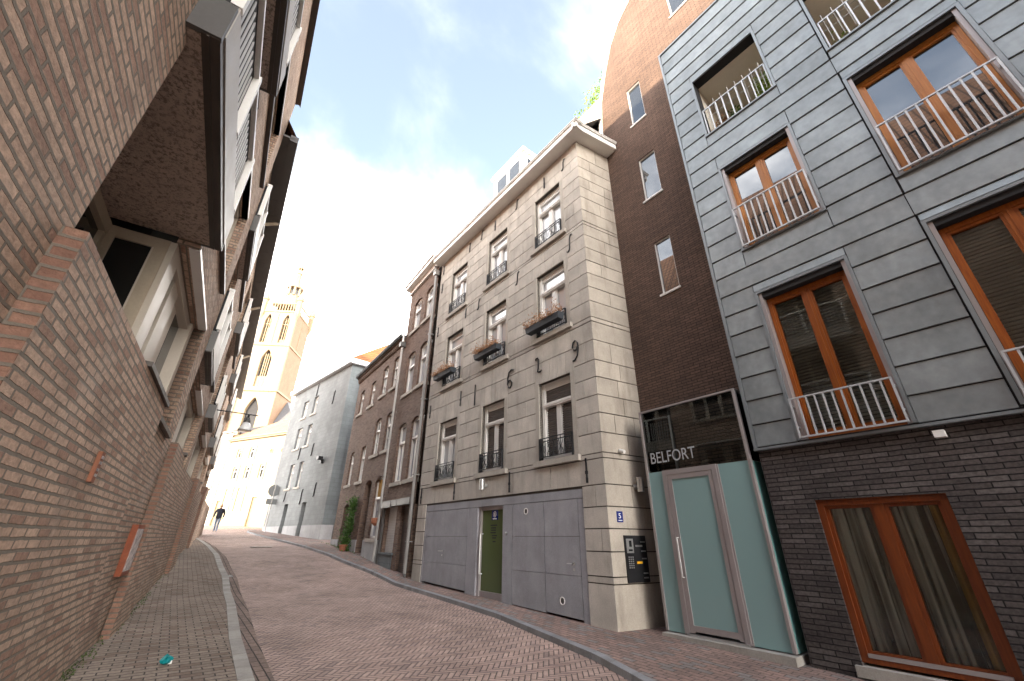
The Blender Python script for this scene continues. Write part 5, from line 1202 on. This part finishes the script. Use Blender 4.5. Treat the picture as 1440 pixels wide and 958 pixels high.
for (x, y, lab) in ((1.55, 15.0, 'iron drain cover in the brick gutter by the left kerb'),):
    t = thing('drain_cover', lab, 'drain cover', (x, y, prof(y)-.068)); w_ = .17 if x < 2 else .3; zz3 = prof(y)-.07; sl = (prof(y+.5)-prof(y-.5))
    mb = MB(); 
    def slab(x0, x1, y0, y1, h0, h1):
        i = len(mb.v); mb.v += [(p, q, zz3+(q-y)*sl+h) for h in (h0, h1) for p, q in ((x0, y0), (x1, y0), (x1, y1), (x0, y1))]
        for f in ((4, 5, 6, 7), (0, 1, 5, 4), (1, 2, 6, 5), (2, 3, 7, 6), (3, 0, 4, 7)): mb.f.append([i+k for k in f]); mb.uv.append([(0, 0)]*4)
    slab(x-w_, x+w_, y-w_, y+w_, -.02, .006); mb.build('rim', 'kerb_b', t); mb = MB()
    for k in range(5): slab(x-w_*.85, x+w_*.85, y-w_*.85+k*w_*.36, y-w_*.85+k*w_*.36+w_*.22, 0, .011)
    mb.build('grille', 'dark_metal', t)

# ================================================================== PERSON
def person(x, y, z, face):
    t = thing('person', 'person in dark jacket and pale jeans walking up the far end of the street', 'person', (x, y, z))
    J = dict(pel=(0, 0, .92), sp=(0, .02, 1.12), ch=(0, .03, 1.32), nk=(0, .03, 1.46), hd=(0, .05, 1.56), hd2=(0, .05, 1.66))
    V = []; E = []; Rr = []; idx = {}
    def add(n, p, r, par=None):
        idx[n] = len(V); V.append(p); Rr.append(r)
        if par: E.append((idx[par], idx[n]))
    add('pel', (0, 0, .92), .16); add('sp', (0, .02, 1.12), .165, 'pel'); add('ch', (0, .03, 1.3), .18, 'sp'); add('nk', (0, .04, 1.45), .06, 'ch'); add('hd', (0, .06, 1.55), .1, 'nk'); add('ht', (0, .05, 1.66), .07, 'hd')
    for s, ph in ((-1, 1), (1, -1)):
        k = str(s)
        add('hip'+k, (.095*s, 0, .86), .115, 'pel'); add('kn'+k, (.10*s, .08*ph+.03, .48), .085, 'hip'+k); add('an'+k, (.10*s, .14*ph-.03, .09), .065, 'kn'+k); add('ft'+k, (.11*s, .14*ph+.1, .045), .045, 'an'+k)
        add('sh'+k, (.19*s, .03, 1.38), .085, 'ch'); add('el'+k, (.27*s, -.06*ph, 1.13), .07, 'sh'+k); add('wr'+k, (.26*s, -.08*ph+.08, .92), .05, 'el'+k); add('ha'+k, (.255*s, -.08*ph+.12, .84), .034, 'wr'+k)
    for s in (-1, 1):
        k = str(s)
        for q in range(4): add('f%d%s' % (q, k), (.245*s, V[idx['ha'+k]][1]+.03*(q-1.5)*.8, .765-.008*(q in (1, 2))), .009, 'ha'+k)
        add('th'+k, (.21*s, V[idx['ha'+k]][1]+.05, .81), .01, 'ha'+k)
    me = bpy.data.meshes.new('body'); me.from_pydata(V, E, []); o = bpy.data.objects.new('body', me); COL.objects.link(o)
    sk = o.modifiers.new('skin', 'SKIN'); sk.use_smooth_shade = True
    for i, r in enumerate(Rr): me.skin_vertices[0].data[i].radius = (r, r*.85)
    me.skin_vertices[0].data[0].use_root = True
    ss = o.modifiers.new('sub', 'SUBSURF'); ss.levels = 2; ss.render_levels = 2
    dg = bpy.context.evaluated_depsgraph_get(); dg.update()
    m2 = bpy.data.meshes.new_from_object(o.evaluated_get(dg)); o.modifiers.clear(); o.data = m2
    for p in ('skin', 'jacket', 'denim', 'shoe', 'hair'): m2.materials.append(MAT[p])
    for p in m2.polygons:
        c = p.center; p.material_index = 1 if (.80 < c.z < 1.47 and not (abs(c.x) > .2 and c.z < .9)) else 2 if .08 < c.z <= .80 and abs(c.x) < .19 else 3 if c.z <= .08 else 0; p.use_smooth = True
    o.parent = t
    mb = MB(); mb.lathe((0, .035, 1.56), [(.075, -.05), (.1, 0), (.104, .06), (.08, .12), (.03, .15)], 14)
    h = mb.build('hair', 'hair', None, True); h.parent = t
    mb = MB()
    for s in (-1, 1): mb.lathe((.033*s, .148, 1.585), [(.001, -.008), (.009, 0), (.001, .008)], 8)
    e = mb.build('eyes', 'iron', None); e.parent = t
    mb = MB(); mb.face([(-.014, .135, 1.54), (.014, .135, 1.54), (0, .172, 1.545), ]); mb.face([(-.014, .135, 1.54), (0, .135, 1.59), (0, .172, 1.545)]); mb.face([(.014, .135, 1.54), (0, .135, 1.59), (0, .172, 1.545)]); mb.face([(-.025, .14, 1.505), (.025, .14, 1.505), (.02, .143, 1.513), (-.02, .143, 1.513)])
    n = mb.build('nose_and_mouth', 'skin', None); n.parent = t
    t.rotation_euler = (0, 0, face); return t
person(2.42, 36.2, prof(36.2)-.07, math.pi*.9)
print('faces', sum(len(o.data.polygons) for o in SC.objects if o.type == 'MESH'))
